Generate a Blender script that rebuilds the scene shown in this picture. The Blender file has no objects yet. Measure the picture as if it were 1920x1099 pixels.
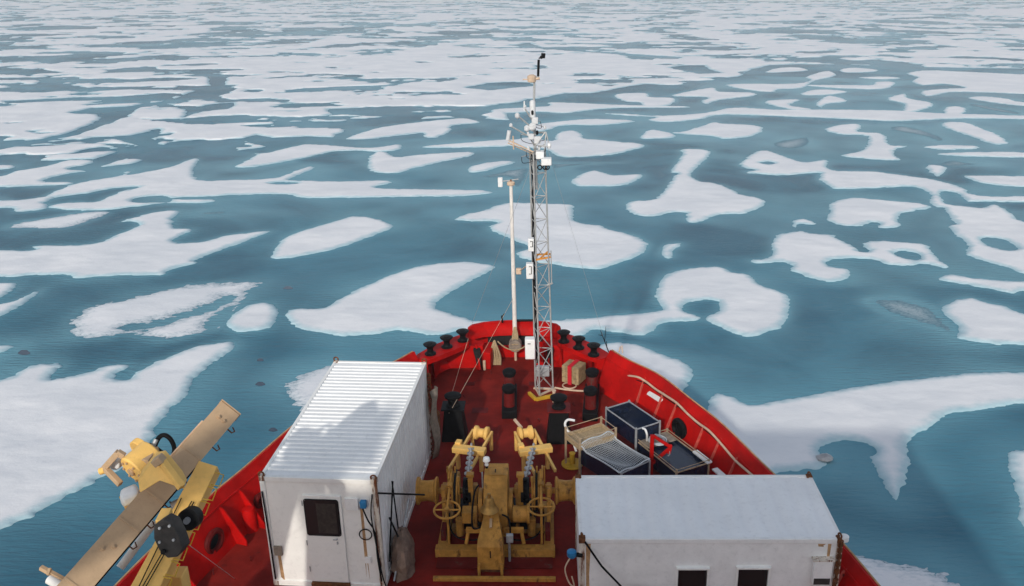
import bpy, math, random
import numpy as np
from mathutils import Vector, Matrix
from math import sin, cos, pi, radians, atan, tan, atan2, hypot

random.seed(7)
SC = bpy.context.scene
COL = SC.collection

# ------------------------------------------------------------------ camera, light, exposure
IMW, IMH, FPX = 1920., 1099., 1706.
PITCH_W = math.atan(589. / FPX)          # horizon lies just above the frame
EYE = 20.0                               # metres over the water
# pose of the camera in the ship's own frame (x starboard, y forward, z up, deck = 0)
SP, SYAW, SROLL, SEYE = .362, -.0445, -.026, 13.4


def cam_axes(p, yaw, roll):
    f = np.array([sin(yaw) * cos(p), cos(yaw) * cos(p), -sin(p)])
    r = np.array([cos(yaw), -sin(yaw), 0.])
    u = np.cross(r, f)
    return np.stack([r * cos(roll) + u * sin(roll), -r * sin(roll) + u * cos(roll), f], 1)


MS = cam_axes(SP, SYAW, SROLL)
MW = cam_axes(PITCH_W, 0, 0)
RS = MW @ MS.T                           # the ship's slight trim and heel on the water
SHIP = Matrix.Translation((0, 0, EYE)) @ Matrix([list(map(float, r)) for r in RS]).to_4x4() @ Matrix.Translation((0, 0, -SEYE))

cd = bpy.data.cameras.new('camera')
cd.sensor_width = 36.
cd.lens = FPX / IMW * 36.
cd.clip_start = .1
cd.clip_end = 40000
cam = bpy.data.objects.new('camera', cd)
COL.objects.link(cam)
cam.matrix_world = Matrix.Translation((0, 0, EYE)) @ Matrix([[float(MW[i][0]), float(MW[i][1]), float(-MW[i][2])] for i in range(3)]).to_4x4()
SC.camera = cam

SUN_EL, SUN_AZ = radians(27), radians(12)    # in the ship frame: from astern, a little to port
dsun = RS @ np.array([sin(SUN_AZ) * cos(SUN_EL), cos(SUN_AZ) * cos(SUN_EL), -sin(SUN_EL)])
sd = bpy.data.lights.new('sun', 'SUN')
sd.energy = 2.1
sd.angle = radians(1.0)
sd.color = (1., .94, .85)
so = bpy.data.objects.new('sun', sd)
COL.objects.link(so)
so.rotation_euler = Vector(dsun).to_track_quat('-Z', 'Y').to_euler()
so.location = (0, -30, 60)

wd = bpy.data.worlds.new('World')
SC.world = wd
wd.use_nodes = True
nt = wd.node_tree
sky = nt.nodes.new('ShaderNodeTexSky')
sky.sky_type = 'NISHITA'
sky.sun_disc = False
sky.sun_elevation = math.asin(-dsun[2])
sky.sun_rotation = atan2(-dsun[0], -dsun[1])
sky.air_density = 1.0
sky.dust_density = 1.2
sky.ozone_density = 1.0
veil = nt.nodes.new('ShaderNodeHueSaturation')          # a thin veil of high cloud greys the blue
veil.inputs['Saturation'].default_value = .55
nt.links.new(sky.outputs[0], veil.inputs['Color'])
nt.links.new(veil.outputs[0], nt.nodes['Background'].inputs[0])
nt.nodes['Background'].inputs[1].default_value = .15
SC.view_settings.view_transform = 'Standard'
SC.view_settings.look = 'None'
SC.view_settings.exposure = 0.17
SC.view_settings.gamma = 1
SC.render.film_transparent = False


# ------------------------------------------------------------------ measuring helpers
def P(px, py, z=None, y=None, x=None):
    """point of the ship frame seen at a place of the photograph, on one plane"""
    d = MS[:, 2] + MS[:, 0] * (px - IMW / 2) / FPX - MS[:, 1] * (py - IMH / 2) / FPX
    t = (z - SEYE) / d[2] if z is not None else (y / d[1] if y is not None else x / d[0])
    return np.array([0, 0, SEYE]) + t * d


def G(px, py):
    """the water surface (world frame) at a place of the photograph"""
    px = np.asarray(px, float); py = np.asarray(py, float)
    a = (px - IMW / 2) / FPX; b = (py - IMH / 2) / FPX
    dx = MW[0, 2] + MW[0, 0] * a - MW[0, 1] * b
    dy = MW[1, 2] + MW[1, 0] * a - MW[1, 1] * b
    dz = MW[2, 2] + MW[2, 0] * a - MW[2, 1] * b
    t = -EYE / dz
    return dx * t, dy * t


# ------------------------------------------------------------------ materials
def new_mat(name):
    m = bpy.data.materials.new(name)
    m.use_nodes = True
    return m, m.node_tree, m.node_tree.nodes['Principled BSDF']


def N(t, typ, **kw):
    n = t.nodes.new(typ)
    for k, v in kw.items():
        setattr(n, k, v)
    return n


def noise(t, vec, scale, detail=5, rough=.6, dist=0.):
    n = N(t, 'ShaderNodeTexNoise')
    n.inputs['Scale'].default_value = scale
    n.inputs['Detail'].default_value = detail
    n.inputs['Roughness'].default_value = rough
    n.inputs['Distortion'].default_value = dist
    t.links.new(vec, n.inputs['Vector'])
    return n.outputs['Fac']


def ramp(t, fac, lo, hi):
    n = N(t, 'ShaderNodeMapRange', interpolation_type='SMOOTHSTEP')
    n.inputs['From Min'].default_value = lo
    n.inputs['From Max'].default_value = hi
    t.links.new(fac, n.inputs['Value'])
    return n.outputs['Result']


def mix(t, fac, a, b):
    n = N(t, 'ShaderNodeMix', data_type='RGBA')
    if isinstance(fac, float):
        n.inputs[0].default_value = fac
    else:
        t.links.new(fac, n.inputs[0])
    for i, c in ((6, a), (7, b)):
        if isinstance(c, tuple):
            n.inputs[i].default_value = (*c, 1)
        else:
            t.links.new(c, n.inputs[i])
    return n.outputs[2]


def mathn(t, op, a, b=None):
    n = N(t, 'ShaderNodeMath', operation=op)
    for i, v in enumerate((a, b)):
        if v is None:
            continue
        if isinstance(v, (int, float)):
            n.inputs[i].default_value = v
        else:
            t.links.new(v, n.inputs[i])
    return n.outputs[0]


def scaled(t, s):
    tc = N(t, 'ShaderNodeTexCoord')
    mp = N(t, 'ShaderNodeMapping')
    mp.inputs['Scale'].default_value = s
    t.links.new(tc.outputs['Object'], mp.inputs['Vector'])
    return mp.outputs['Vector']


def paint(name, col, rough=.5, var=.25, vscale=2.2, rust=None, rustcol=(.16, .055, .02), dirt=None, dirtcol=(.08, .06, .05),
          metal=0., bump=.12, bscale=30., streak=True, spec=.2):
    """weathered paint: uneven tone, optional rust streaks running down, optional grime"""
    m, t, b = new_mat(name)
    v = scaled(t, (1, 1, 1))
    n1 = noise(t, v, vscale, 6, .65)
    dark = tuple(c * (1 - var) for c in col)
    lite = tuple(min(1, c * (1 + var * .5)) for c in col)
    c = mix(t, ramp(t, n1, .3, .7), dark, lite)
    n2 = noise(t, v, 9., 8, .7)
    c = mix(t, mathn(t, 'MULTIPLY', ramp(t, n2, .5, .75), .35), c, tuple(x * .6 for x in col))
    if dirt is not None:
        n3 = noise(t, scaled(t, (1.3, 1.3, .45)), 2.3, 7, .7)
        c = mix(t, ramp(t, n3, dirt, dirt + .16), c, dirtcol)
    if rust is not None:
        vs = scaled(t, (5., 5., .55) if streak else (1.5, 1.5, 1.5))
        n4 = noise(t, vs, 1.5, 8, .72)
        r = ramp(t, n4, rust, rust + .09)
        c = mix(t, r, c, rustcol)
    t.links.new(c, b.inputs['Base Color'])
    b.inputs['Roughness'].default_value = rough
    b.inputs['Metallic'].default_value = metal
    b.inputs['Specular IOR Level'].default_value = spec
    nb = noise(t, v, bscale, 4, .6)
    bp = N(t, 'ShaderNodeBump')
    bp.inputs['Strength'].default_value = bump
    bp.inputs['Distance'].default_value = .02
    t.links.new(nb, bp.inputs['Height'])
    t.links.new(bp.outputs[0], b.inputs['Normal'])
    return m


M = {}
M['red'] = paint('red_bulwark_paint', (.48, .005, .004), .55, .3, 1.2, dirt=.60, dirtcol=(.27, .008, .006), rust=.645, rustcol=(.13, .02, .012), spec=.08)
M['deck'] = paint('dark_red_deck_paint', (.215, .016, .011), .65, .4, .8, dirt=.56, dirtcol=(.10, .012, .010), bump=.25, bscale=60, spec=.08)
M['hull'] = paint('red_hull_paint', (.42, .008, .007), .5, .25, .6, rust=.68, spec=.1)
M['darkred'] = paint('worn_dark_red_paint', (.13, .011, .010), .55, .3, 3, dirt=.55, spec=.1)
M['white'] = paint('white_container_paint', (.87, .86, .82), .42, .05, 1.5, rust=.665, rustcol=(.40, .22, .10), bump=.06, spec=.4)
M['whiteroof'] = paint('white_roof_paint', (.90, .90, .88), .4, .05, 1.2, bump=.05)
M['whitedirty'] = paint('grimy_white_paint', (.86, .85, .83), .5, .08, 2.0, rust=.66, rustcol=(.38, .22, .11), dirt=.70, dirtcol=(.24, .21, .18))
M['greyroof'] = paint('grey_white_roof_paint', (.88, .88, .875), .4, .05, .9, rust=.78, rustcol=(.5, .42, .34), bump=.05)
M['rusty'] = paint('rusty_white_steel', (.70, .63, .54), .6, .2, 5, rust=.49, rustcol=(.15, .05, .018))
M['rust'] = paint('bare_rust', (.17, .065, .025), .85, .5, 9, bump=.5)
M['stain'] = paint('rust_run', (.50, .30, .15), .6, .35, 7)
M['ochre'] = paint('ochre_machine_paint', (.50, .245, .050), .5, .35, 3, dirt=.54, dirtcol=(.11, .05, .018), rust=.66, spec=.15)
M['yellow'] = paint('crane_yellow_paint', (.90, .55, .16), .48, .12, 2, dirt=.68, dirtcol=(.34, .20, .07))
M['tan'] = paint('dull_tan_paint', (.52, .36, .22), .6, .08, 2.2, dirt=.70, dirtcol=(.46, .32, .2))  # duller tan than the crane yellow, for the jib top and fittings
M['brightyellow'] = paint('safety_yellow_paint', (.60, .36, .03), .5, .2, 4, rust=.66)
M['black'] = paint('black_steel', (.007, .007, .008), .55, .4, 6, spec=.12, rust=.72, rustcol=(.07, .035, .02))
M['rubber'] = paint('black_rubber', (.007, .007, .008), .7, .3, 10, spec=.12)
M['grey'] = paint('grey_galvanised_steel', (.42, .43, .44), .45, .2, 8, metal=.3)
M['alloy'] = paint('pale_aluminium', (.43, .43, .42), .45, .2, 8, metal=.2)
M['block'] = paint('dark_grey_iron', (.055, .05, .046), .6, .3, 6)
M['navy'] = paint('dark_blue_tank_lining', (.008, .016, .040), .22, .5, 8, spec=.6)
M['bluegrey'] = paint('blue_grey_water', (.16, .22, .27), .3, .25, 6, bump=.3)
M['net'] = paint('pale_net_twine', (.55, .58, .60), .8, .2, 20)
M['rope'] = paint('tan_rope', (.42, .31, .18), .85, .35, 30, bump=.6)
M['wood'] = paint('tan_timber', (.40, .29, .16), .75, .35, 6, bump=.5)
M['strap'] = paint('red_strap', (.60, .02, .035), .6, .1, 10)
M['plastic'] = paint('white_plastic', (.78, .78, .77), .4, .05, 5)
M['blueplug'] = paint('blue_plastic', (.03, .20, .42), .4, .1, 5)
M['tarp'] = paint('brown_tarpaulin', (.24, .16, .12), .8, .35, 4, bump=.6)
M['cream'] = paint('cream_pipe_paint', (.62, .46, .33), .5, .2, 6, rust=.66)
M['brass'] = paint('tarnished_brass', (.42, .24, .07), .4, .25, 10, metal=.6)
M['orange'] = paint('orange_paint', (.62, .26, .05), .5, .2, 8)
M['chain'] = paint('grey_chain_steel', (.5, .5, .5), .5, .3, 20, metal=.3)
M['canvas'] = paint('faded_canvas', (.27, .22, .175), .85, .35, 6, bump=.5)
M['trayframe'] = paint('weathered_tan_frame', (.42, .31, .20), .6, .3, 7, rust=.6)
M['tarpdark'] = paint('dark_brown_blind', (.05, .04, .034), .5, .4, 12)
M['redlit'] = paint('pinkish_red_lit_edge', (.58, .10, .075), .6, .3, 8)  # lighter red puts the highlight on starboard ribs and seams into the colour
M['pole'] = paint('rust_spotted_white_paint', (.76, .72, .67), .55, .1, 5, rust=.60, rustcol=(.25, .11, .05))
M['sensorgrey'] = paint('light_grey_instrument', (.62, .63, .64), .45, .1, 9)
M['recess_shade'] = paint('painted_recess_shade', (.02, .018, .018), .8, .4, 6)  # near-black colour painted as the shade inside the bow slot and recess


def glass_mat():
    m, t, b = new_mat('dark_window_glass')
    b.inputs['Base Color'].default_value = (.018, .016, .016, 1)
    b.inputs['Roughness'].default_value = .09
    return m


M['glass'] = glass_mat()


def water_mat():
    m, t, b = new_mat('melt_water')
    v = scaled(t, (1, 1, 1))
    big = noise(t, v, .022, 3, .55, .6)
    mid = noise(t, v, .085, 4, .55, .8)
    f = mathn(t, 'ADD', mathn(t, 'MULTIPLY', big, .6), mathn(t, 'MULTIPLY', mid, .4))
    c = mix(t, ramp(t, f, .36, .64), (.018, .088, .145), (.070, .235, .318))
    at = N(t, 'ShaderNodeAttribute', attribute_name='ledge')
    c = mix(t, at.outputs['Fac'], c, (.17, .39, .47))
    t.links.new(c, b.inputs['Base Color'])
    b.inputs['Roughness'].default_value = .22
    b.inputs['IOR'].default_value = 1.33
    b.inputs['Specular IOR Level'].default_value = .06
    w1 = noise(t, scaled(t, (1.1, 4.2, 1)), .9, 5, .6, .3)
    tc = N(t, 'ShaderNodeTexCoord'); mp = N(t, 'ShaderNodeMapping')
    mp.inputs['Rotation'].default_value = (0, 0, radians(-35)); mp.inputs['Scale'].default_value = (1.2, 6.5, 1)
    t.links.new(tc.outputs['Object'], mp.inputs['Vector'])
    w2 = noise(t, mp.outputs['Vector'], .8, 4, .55, .2)
    patch = ramp(t, noise(t, v, .05, 3, .5), .42, .62)
    h = mathn(t, 'ADD', mathn(t, 'MULTIPLY', w1, .5), mathn(t, 'MULTIPLY', w2, patch))
    bp = N(t, 'ShaderNodeBump')
    bp.inputs['Strength'].default_value = .8
    bp.inputs['Distance'].default_value = .22
    t.links.new(h, bp.inputs['Height'])
    t.links.new(bp.outputs[0], b.inputs['Normal'])
    return m


def ice_mat(name, slush=False, far=False, sunk=False):
    """snow-covered ice; thinner and wetter (bluer) at the margin; slush is broken by water"""
    m, t, b = new_mat(name)
    at = N(t, 'ShaderNodeAttribute', attribute_name='edge')
    v = scaled(t, (1, 1, 1))
    n1 = noise(t, v, .16, 6, .6, .4)
    n2 = noise(t, scaled(t, (.9, 1.5, 1)), 1.4, 7, .66)
    c = mix(t, ramp(t, n1, .36, .68), (.75, .765, .785), (.855, .855, .86))
    c = mix(t, mathn(t, 'MULTIPLY', ramp(t, n2, .52, .76), .22), c, (.58, .62, .66))
    wob = noise(t, scaled(t, (1.3, 2.4, 1)) if slush else v, 2.6 if slush else 1.2, 7, .7)
    e = mathn(t, 'ADD', at.outputs['Fac'], mathn(t, 'MULTIPLY', mathn(t, 'SUBTRACT', wob, .5), 2.6 if slush else .5))
    if slush:
        if sunk:
            c = mix(t, .80, c, (.27, .37, .41))
        c = mix(t, ramp(t, e, .0, 1.5 if not sunk else 2.6), (.40, .49, .54) if not sunk else (.09, .22, .28), c)
        fine = noise(t, scaled(t, (2.2, 6.5, 1)), 1.5, 7, .72)
        hole = mathn(t, 'ADD', fine, mathn(t, 'MULTIPLY', e, .19 if not sunk else .05))
        c = mix(t, ramp(t, hole, .45, .58), (.07, .17, .22), c)
    else:
        c = mix(t, ramp(t, e, -.05, .75 if not far else .6), (.36, .54, .60), c)
    t.links.new(c, b.inputs['Base Color'])
    b.inputs['Roughness'].default_value = .7
    b.inputs['Specular IOR Level'].default_value = .2
    hb = mathn(t, 'ADD', n2, mathn(t, 'MULTIPLY', noise(t, v, 7., 4, .6), .3))
    bp = N(t, 'ShaderNodeBump')
    bp.inputs['Strength'].default_value = .28
    bp.inputs['Distance'].default_value = .10
    t.links.new(hb, bp.inputs['Height'])
    t.links.new(bp.outputs[0], b.inputs['Normal'])
    return m


M['water'] = water_mat()
M['ice'] = ice_mat('snowy_ice')
M['slush'] = ice_mat('melting_slush_ice', slush=True)
M['sunk'] = ice_mat('half_sunken_ice', slush=True, sunk=True)
M['farice'] = ice_mat('distant_snowy_ice', far=True)

# ------------------------------------------------------------------ mesh builder
ORG = {}
TOP_SHIP = []                             # top-level things that ride on the ship


class MB:
    def __init__(s):
        s.v, s.f, s.mi = [], [], []
        s.cur = 0

    def add(s, vs, fs):
        o = len(s.v)
        s.v += [tuple(map(float, p)) for p in vs]
        for f in fs:
            s.f.append([i + o for i in f]); s.mi.append(s.cur)
        return s

    def box(s, x0, x1, y0, y1, z0, z1):
        return s.add([(x, y, z) for z in (z0, z1) for y in (y0, y1) for x in (x0, x1)],
                     [(0, 2, 3, 1), (4, 5, 7, 6), (0, 1, 5, 4), (2, 6, 7, 3), (0, 4, 6, 2), (1, 3, 7, 5)])

    def obox(s, c, ax, ay, az):
        c, ax, ay, az = map(np.array, (c, ax, ay, az))
        return s.add([c + sx * ax / 2 + sy * ay / 2 + sz * az / 2 for sz in (-1, 1) for sy in (-1, 1) for sx in (-1, 1)],
                     [(0, 2, 3, 1), (4, 5, 7, 6), (0, 1, 5, 4), (2, 6, 7, 3), (0, 4, 6, 2), (1, 3, 7, 5)])

    def beam(s, p0, p1, w, h, up=(0, 0, 1)):
        p0, p1 = np.array(p0, float), np.array(p1, float)
        d = p1 - p0; L = np.linalg.norm(d); d = d / L
        sx = np.cross(d, up); sx = sx / (np.linalg.norm(sx) + 1e-9)
        sz = np.cross(sx, d)
        return s.obox((p0 + p1) / 2, d * L, sx * w, sz * h)

    def ring(s, c, d, r, n, ref=None):
        d = np.array(d, float); d /= np.linalg.norm(d)
        a = np.cross(d, (0, 0, 1)) if abs(d[2]) < .95 else np.cross(d, (0, 1, 0))
        a /= np.linalg.norm(a); b = np.cross(d, a)
        return [np.array(c, float) + r * (cos(2 * pi * k / n) * a + sin(2 * pi * k / n) * b) for k in range(n)]

    def cyl(s, p0, p1, r0, r1=None, n=16):
        r1 = r0 if r1 is None else r1
        d = np.array(p1, float) - np.array(p0, float)
        A = s.ring(p0, d, r0, n); B = s.ring(p1, d, r1, n)
        return s.add(A + B, [(k, (k + 1) % n, n + (k + 1) % n, n + k) for k in range(n)] + [tuple(range(n))[::-1], tuple(range(n, 2 * n))])

    def tube(s, pts, r, n=8, closed=False):
        pts = [np.array(p, float) for p in pts]
        m = len(pts)
        rings = []
        for i in range(m):
            if closed:
                d = pts[(i + 1) % m] - pts[i - 1]
            else:
                d = pts[min(i + 1, m - 1)] - pts[max(i - 1, 0)]
            d = d / (np.linalg.norm(d) + 1e-9)
            if not rings:
                a = np.cross(d, (0, 0, 1)) if abs(d[2]) < .9 else np.cross(d, (0, 1, 0))
            else:
                a = pa - d * np.dot(pa, d)
            a = a / (np.linalg.norm(a) + 1e-9); pa = a
            b = np.cross(d, a)
            rings.append([pts[i] + r * (cos(2 * pi * k / n) * a + sin(2 * pi * k / n) * b) for k in range(n)])
        vs = [p for q in rings for p in q]
        fs = []
        for i in range(m if closed else m - 1):
            j = (i + 1) % m
            for k in range(n):
                fs.append((i * n + k, i * n + (k + 1) % n, j * n + (k + 1) % n, j * n + k))
        if not closed:
            fs += [tuple(range(n))[::-1], tuple(range((m - 1) * n, m * n))]
        return s.add(vs, fs)

    def lathe(s, prof, c=(0, 0, 0), n=22):
        vs, fs = [], []
        for r, z in prof:
            for k in range(n):
                vs.append((c[0] + r * cos(2 * pi * k / n), c[1] + r * sin(2 * pi * k / n), c[2] + z))
        for i in range(len(prof) - 1):
            for k in range(n):
                fs.append((i * n + k, i * n + (k + 1) % n, (i + 1) * n + (k + 1) % n, (i + 1) * n + k))
        fs += [tuple(range(n))[::-1], tuple(range((len(prof) - 1) * n, len(prof) * n))]
        return s.add(vs, fs)

    def prism(s, poly, ext):
        """poly: 3D points in one plane, swept by the vector ext"""
        poly = [np.array(p, float) for p in poly]; e = np.array(ext, float); n = len(poly)
        return s.add(poly + [p + e for p in poly],
                     [tuple(range(n))[::-1], tuple(range(n, 2 * n))] + [(k, (k + 1) % n, n + (k + 1) % n, n + k) for k in range(n)])

    def strip(s, rows):
        m = len(rows[0]); vs = [p for r in rows for p in r]
        return s.add(vs, [(i * m + k, i * m + k + 1, (i + 1) * m + k + 1, (i + 1) * m + k) for i in range(len(rows) - 1) for k in range(m - 1)])

    def torus(s, c, axis, R, r, n=28, k=8, sx=1.):
        d = np.array(axis, float)
        pts = s.ring(c, d, R, n)
        if sx != 1.:
            c = np.array(c, float)
            pts = [c + (p - c) * np.array([sx, sx, 1.]) for p in pts]
        return s.tube(pts, r, k, closed=True)

    def build(s, name, mats, parent=None, bevel=0., smooth=38, local=False):
        org = np.array(ORG.get(parent, (0, 0, 0)) if parent is not None and not local else (0, 0, 0), float)
        me = bpy.data.meshes.new(name)
        me.from_pydata([tuple(np.array(p) - org) for p in s.v], [], s.f)
        mats = mats if isinstance(mats, (list, tuple)) else [mats]
        for m in mats:
            me.materials.append(M[m])
        me.polygons.foreach_set('material_index', s.mi)
        me.polygons.foreach_set('use_smooth', [True] * len(s.f))
        me.update()
        import bmesh
        bm = bmesh.new(); bm.from_mesh(me)
        bmesh.ops.recalc_face_normals(bm, faces=bm.faces)
        bm.to_mesh(me); bm.free()
        me.set_sharp_from_angle(angle=radians(smooth))
        o = bpy.data.objects.new(name, me)
        COL.objects.link(o)
        if parent is not None:
            o.parent = parent
            ORG[o] = ORG.get(parent, (0, 0, 0)) if not local else (0, 0, 0)
        else:
            TOP_SHIP.append(o)
        if bevel:
            bv = o.modifiers.new('bevel', 'BEVEL')
            bv.width = bevel; bv.segments = 2; bv.limit_method = 'ANGLE'; bv.angle_limit = radians(40)
        return o


def tag(o, label, cat, group=None):
    o['label'] = label; o['category'] = cat
    if group:
        o['group'] = group
    return o


def thing(name, label, cat, loc=(0, 0, 0), rz=0., group=None):
    o = bpy.data.objects.new(name, None)
    COL.objects.link(o)
    o.empty_display_size = .3
    o.location = tuple(map(float, loc)); o.rotation_euler = (0, 0, rz)
    ORG[o] = tuple(map(float, loc)) if rz == 0 else (0, 0, 0)
    TOP_SHIP.append(o)
    return tag(o, label, cat, group)


def dup(root, loc, rz=0., label=None):
    r = root.copy(); COL.objects.link(r)
    r.location = tuple(map(float, loc)); r.rotation_euler = (0, 0, rz)
    if label:
        r['label'] = label
    for ch in list(root.children):
        c = ch.copy(); COL.objects.link(c); c.parent = r
        for g in ch.children:
            d = g.copy(); COL.objects.link(d); d.parent = c
    TOP_SHIP.append(r)
    return r


def catmull(pts, n=8, closed=False):
    pts = [np.array(p, float) for p in pts]
    out = []
    m = len(pts)
    for i in range(m if closed else m - 1):
        if closed:
            p0, p1, p2, p3 = pts[i - 1], pts[i], pts[(i + 1) % m], pts[(i + 2) % m]
        else:
            p0, p1, p2, p3 = pts[max(i - 1, 0)], pts[i], pts[i + 1], pts[min(i + 2, m - 1)]
        for k in range(n):
            t = k / n
            out.append(.5 * ((2 * p1) + (-p0 + p2) * t + (2 * p0 - 5 * p1 + 4 * p2 - p3) * t * t + (-p0 + 3 * p1 - 3 * p2 + p3) * t ** 3))
    if not closed:
        out.append(pts[-1])
    return out


def sag(p0, p1, s, n=12):
    p0, p1 = np.array(p0, float), np.array(p1, float)
    return [p0 + (p1 - p0) * t - np.array([0, 0, 4 * s * t * (1 - t)]) for t in np.linspace(0, 1, n)]


# ================================================================== SEA AND ICE
def perlin_table(seed):
    r = np.random.RandomState(seed)
    return r.rand(256, 256)


TAB = [perlin_table(i) for i in range(8)]


def vnoise(x, y, k=0):
    T = TAB[k % 8]
    xi = np.floor(x).astype(np.int64); yi = np.floor(y).astype(np.int64)
    fx = x - xi; fy = y - yi
    fx = fx * fx * fx * (fx * (fx * 6 - 15) + 10); fy = fy * fy * fy * (fy * (fy * 6 - 15) + 10)
    a = T[yi & 255, xi & 255]; b = T[yi & 255, (xi + 1) & 255]
    c = T[(yi + 1) & 255, xi & 255]; d = T[(yi + 1) & 255, (xi + 1) & 255]
    return (a * (1 - fx) + b * fx) * (1 - fy) + (c * (1 - fx) + d * fx) * fy


def fbm(x, y, o=3, k=0, g=.5):
    s = 0; a = 1; tot = 0
    for i in range(o):
        s = s + a * vnoise(x * 2 ** i + 17.3 * i, y * 2 ** i + 9.1 * i, k + i); tot += a; a *= g
    return s / tot


def sdf(px, py, poly):
    """signed distance (inside positive) of points to a closed polygon"""
    d2 = np.full(px.shape, 1e18); ins = np.zeros(px.shape, bool)
    n = len(poly)
    for i in range(n):
        ax, ay = poly[i]; bx, by = poly[(i + 1) % n]
        ex, ey = bx - ax, by - ay
        L = ex * ex + ey * ey + 1e-12
        t = np.clip(((px - ax) * ex + (py - ay) * ey) / L, 0, 1)
        d2 = np.minimum(d2, (px - ax - t * ex) ** 2 + (py - ay - t * ey) ** 2)
        if ay != by:
            c = ((ay > py) != (by > py)) & (px < (bx - ax) * (py - ay) / (by - ay) + ax)
            ins ^= c
    return np.where(ins, 1, -1) * np.sqrt(d2)


def march(X, Y, F):
    ny, nx = F.shape
    idx = np.arange(ny * nx).reshape(ny, nx)
    a, b, c, d = idx[:-1, :-1], idx[:-1, 1:], idx[1:, 1:], idx[1:, :-1]
    T = np.concatenate([np.stack([a, b, c], -1).reshape(-1, 3), np.stack([a, c, d], -1).reshape(-1, 3)])
    x, y, f = X.ravel(), Y.ravel(), F.ravel()
    I = f[T] > 0
    cnt = I.sum(1)
    faces = [T[cnt == 3]]
    N0 = ny * nx
    ek = []
    t1 = T[cnt == 1]; k = np.argmax(I[cnt == 1], 1); r = np.arange(len(t1))
    v0, v1, v2 = t1[r, k], t1[r, (k + 1) % 3], t1[r, (k + 2) % 3]
    t2 = T[cnt == 2]; k = np.argmin(I[cnt == 2], 1); r = np.arange(len(t2))
    w0, w1, w2 = t2[r, k], t2[r, (k + 1) % 3], t2[r, (k + 2) % 3]

    def key(p, q):
        return np.minimum(p, q) * N0 + np.maximum(p, q)
    K = [key(v0, v1), key(v0, v2), key(w0, w1), key(w0, w2)]
    U, inv = np.unique(np.concatenate(K), return_inverse=True)
    inv = inv.ravel() + N0
    s = np.cumsum([0] + [len(q) for q in K])
    e01, e02, g01, g02 = [inv[s[i]:s[i + 1]] for i in range(4)]
    p, q = U // N0, U % N0
    tt = f[p] / (f[p] - f[q])
    xs = np.concatenate([x, x[p] + (x[q] - x[p]) * tt]); ys = np.concatenate([y, y[p] + (y[q] - y[p]) * tt])
    fsv = np.concatenate([f, np.zeros(len(U))])
    faces += [np.stack([v0, e01, e02], 1), np.stack([w1, w2, g02], 1), np.stack([w1, g02, g01], 1)]
    Fc = np.concatenate(faces)
    used, Fi = np.unique(Fc, return_inverse=True)
    return xs[used], ys[used], fsv[used], Fi.reshape(-1, 3)


def ice_mesh(name, x, y, z, edge, faces, mat):
    me = bpy.data.meshes.new(name)
    me.vertices.add(len(x)); me.vertices.foreach_set('co', np.stack([x, y, z], 1).astype(np.float32).ravel())
    me.loops.add(faces.size); me.loops.foreach_set('vertex_index', faces.astype(np.int32).ravel())
    me.polygons.add(len(faces)); me.polygons.foreach_set('loop_start', np.arange(0, faces.size, 3, dtype=np.int32))
    me.polygons.foreach_set('loop_total', np.full(len(faces), 3, np.int32))
    me.polygons.foreach_set('use_smooth', np.ones(len(faces), bool))
    at = me.attributes.new('edge', 'FLOAT', 'POINT'); at.data.foreach_set('value', edge.astype(np.float32))
    me.materials.append(M[mat])
    me.update(calc_edges=True)
    me.validate()
    # faces should look up
    if len(faces) and me.polygons[0].normal.z < 0:
        me.flip_normals()
    o = bpy.data.objects.new(name, me); COL.objects.link(o)
    return o


FR = {'A': (0, 300, 3.), 'B': (640, 300, 3.), 'C': (1280, 300, 3.), 'D': (0, 0, 2.), 'E': (960, 0, 2.), 'J': (0, 620, 2.892),
      'H': (1300, 620, 2.295), 'N': (0, 0, 1.)}


def to_world(fr, pts):
    ox, oy, s = FR[fr]
    q = np.array(catmull(pts, 4, True))
    wx, wy = G(ox + q[:, 0] / s, oy + q[:, 1] / s)
    return list(zip(wx, wy))


def floe(fr, pts, label, holes=(), slush=False, rough=1., h=.15, group=None):
    poly = to_world(fr, pts)
    hp = [to_world(fr, q) for q in holes]
    near_ice(poly)
    A = np.array(poly); d = np.hypot(A[:, 0].mean(), A[:, 1].mean())
    st = min(.8, max(.10, d * .0030))
    lo = A.min(0) - 1.2; hi = A.max(0) + 1.2
    n = int((hi[0] - lo[0]) / st) * int((hi[1] - lo[1]) / st)
    if n > 90000:
        st *= math.sqrt(n / 90000.)
    X, Y = np.meshgrid(np.arange(lo[0], hi[0], st), np.arange(lo[1], hi[1], st))
    F = sdf(X, Y, poly)
    for q in hp:
        F = np.minimum(F, -sdf(X, Y, q))
    am = (.55 if slush else .20) * rough * max(.6, min(2., d / 60.))
    wig = (fbm(X * .9, Y * 1.3, 4, 1, .62) - .5) * 2 * am
    wig += (fbm(X * 2.6, Y * 3.2, 3, 3, .6) - .5) * .30 * rough
    if slush:
        wig += (fbm(X * 2.2, Y * 4.5, 3, 3, .7) - .5) * .7
    F2 = F + wig
    x, y, f, faces = march(X, Y, F2)
    w = 1.1 if slush else .45 + .003 * d
    u = np.clip(f / w, 0, 1)
    prof = u * u * (3 - 2 * u) if slush else np.sqrt(1 - (1 - u) ** 2)
    hh = ((.045 if rough <= .4 else .10) if slush else h)
    z = -.03 + hh * prof * (1 + .6 * (fbm(x * .25, y * .25, 3, 4) - .5)) + (.10 if rough > .4 else .02) * (fbm(x * .5, y * .8, 3, 5) - .5) * np.clip(f / 2., 0, 1)
    o = ice_mesh('ice_floe', x, y, z, f, faces, ('sunk' if rough <= .4 else 'slush') if slush else 'ice')
    tag(o, label, 'ice floe', group or 'ice floes drifting around the ship')
    return o


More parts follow.
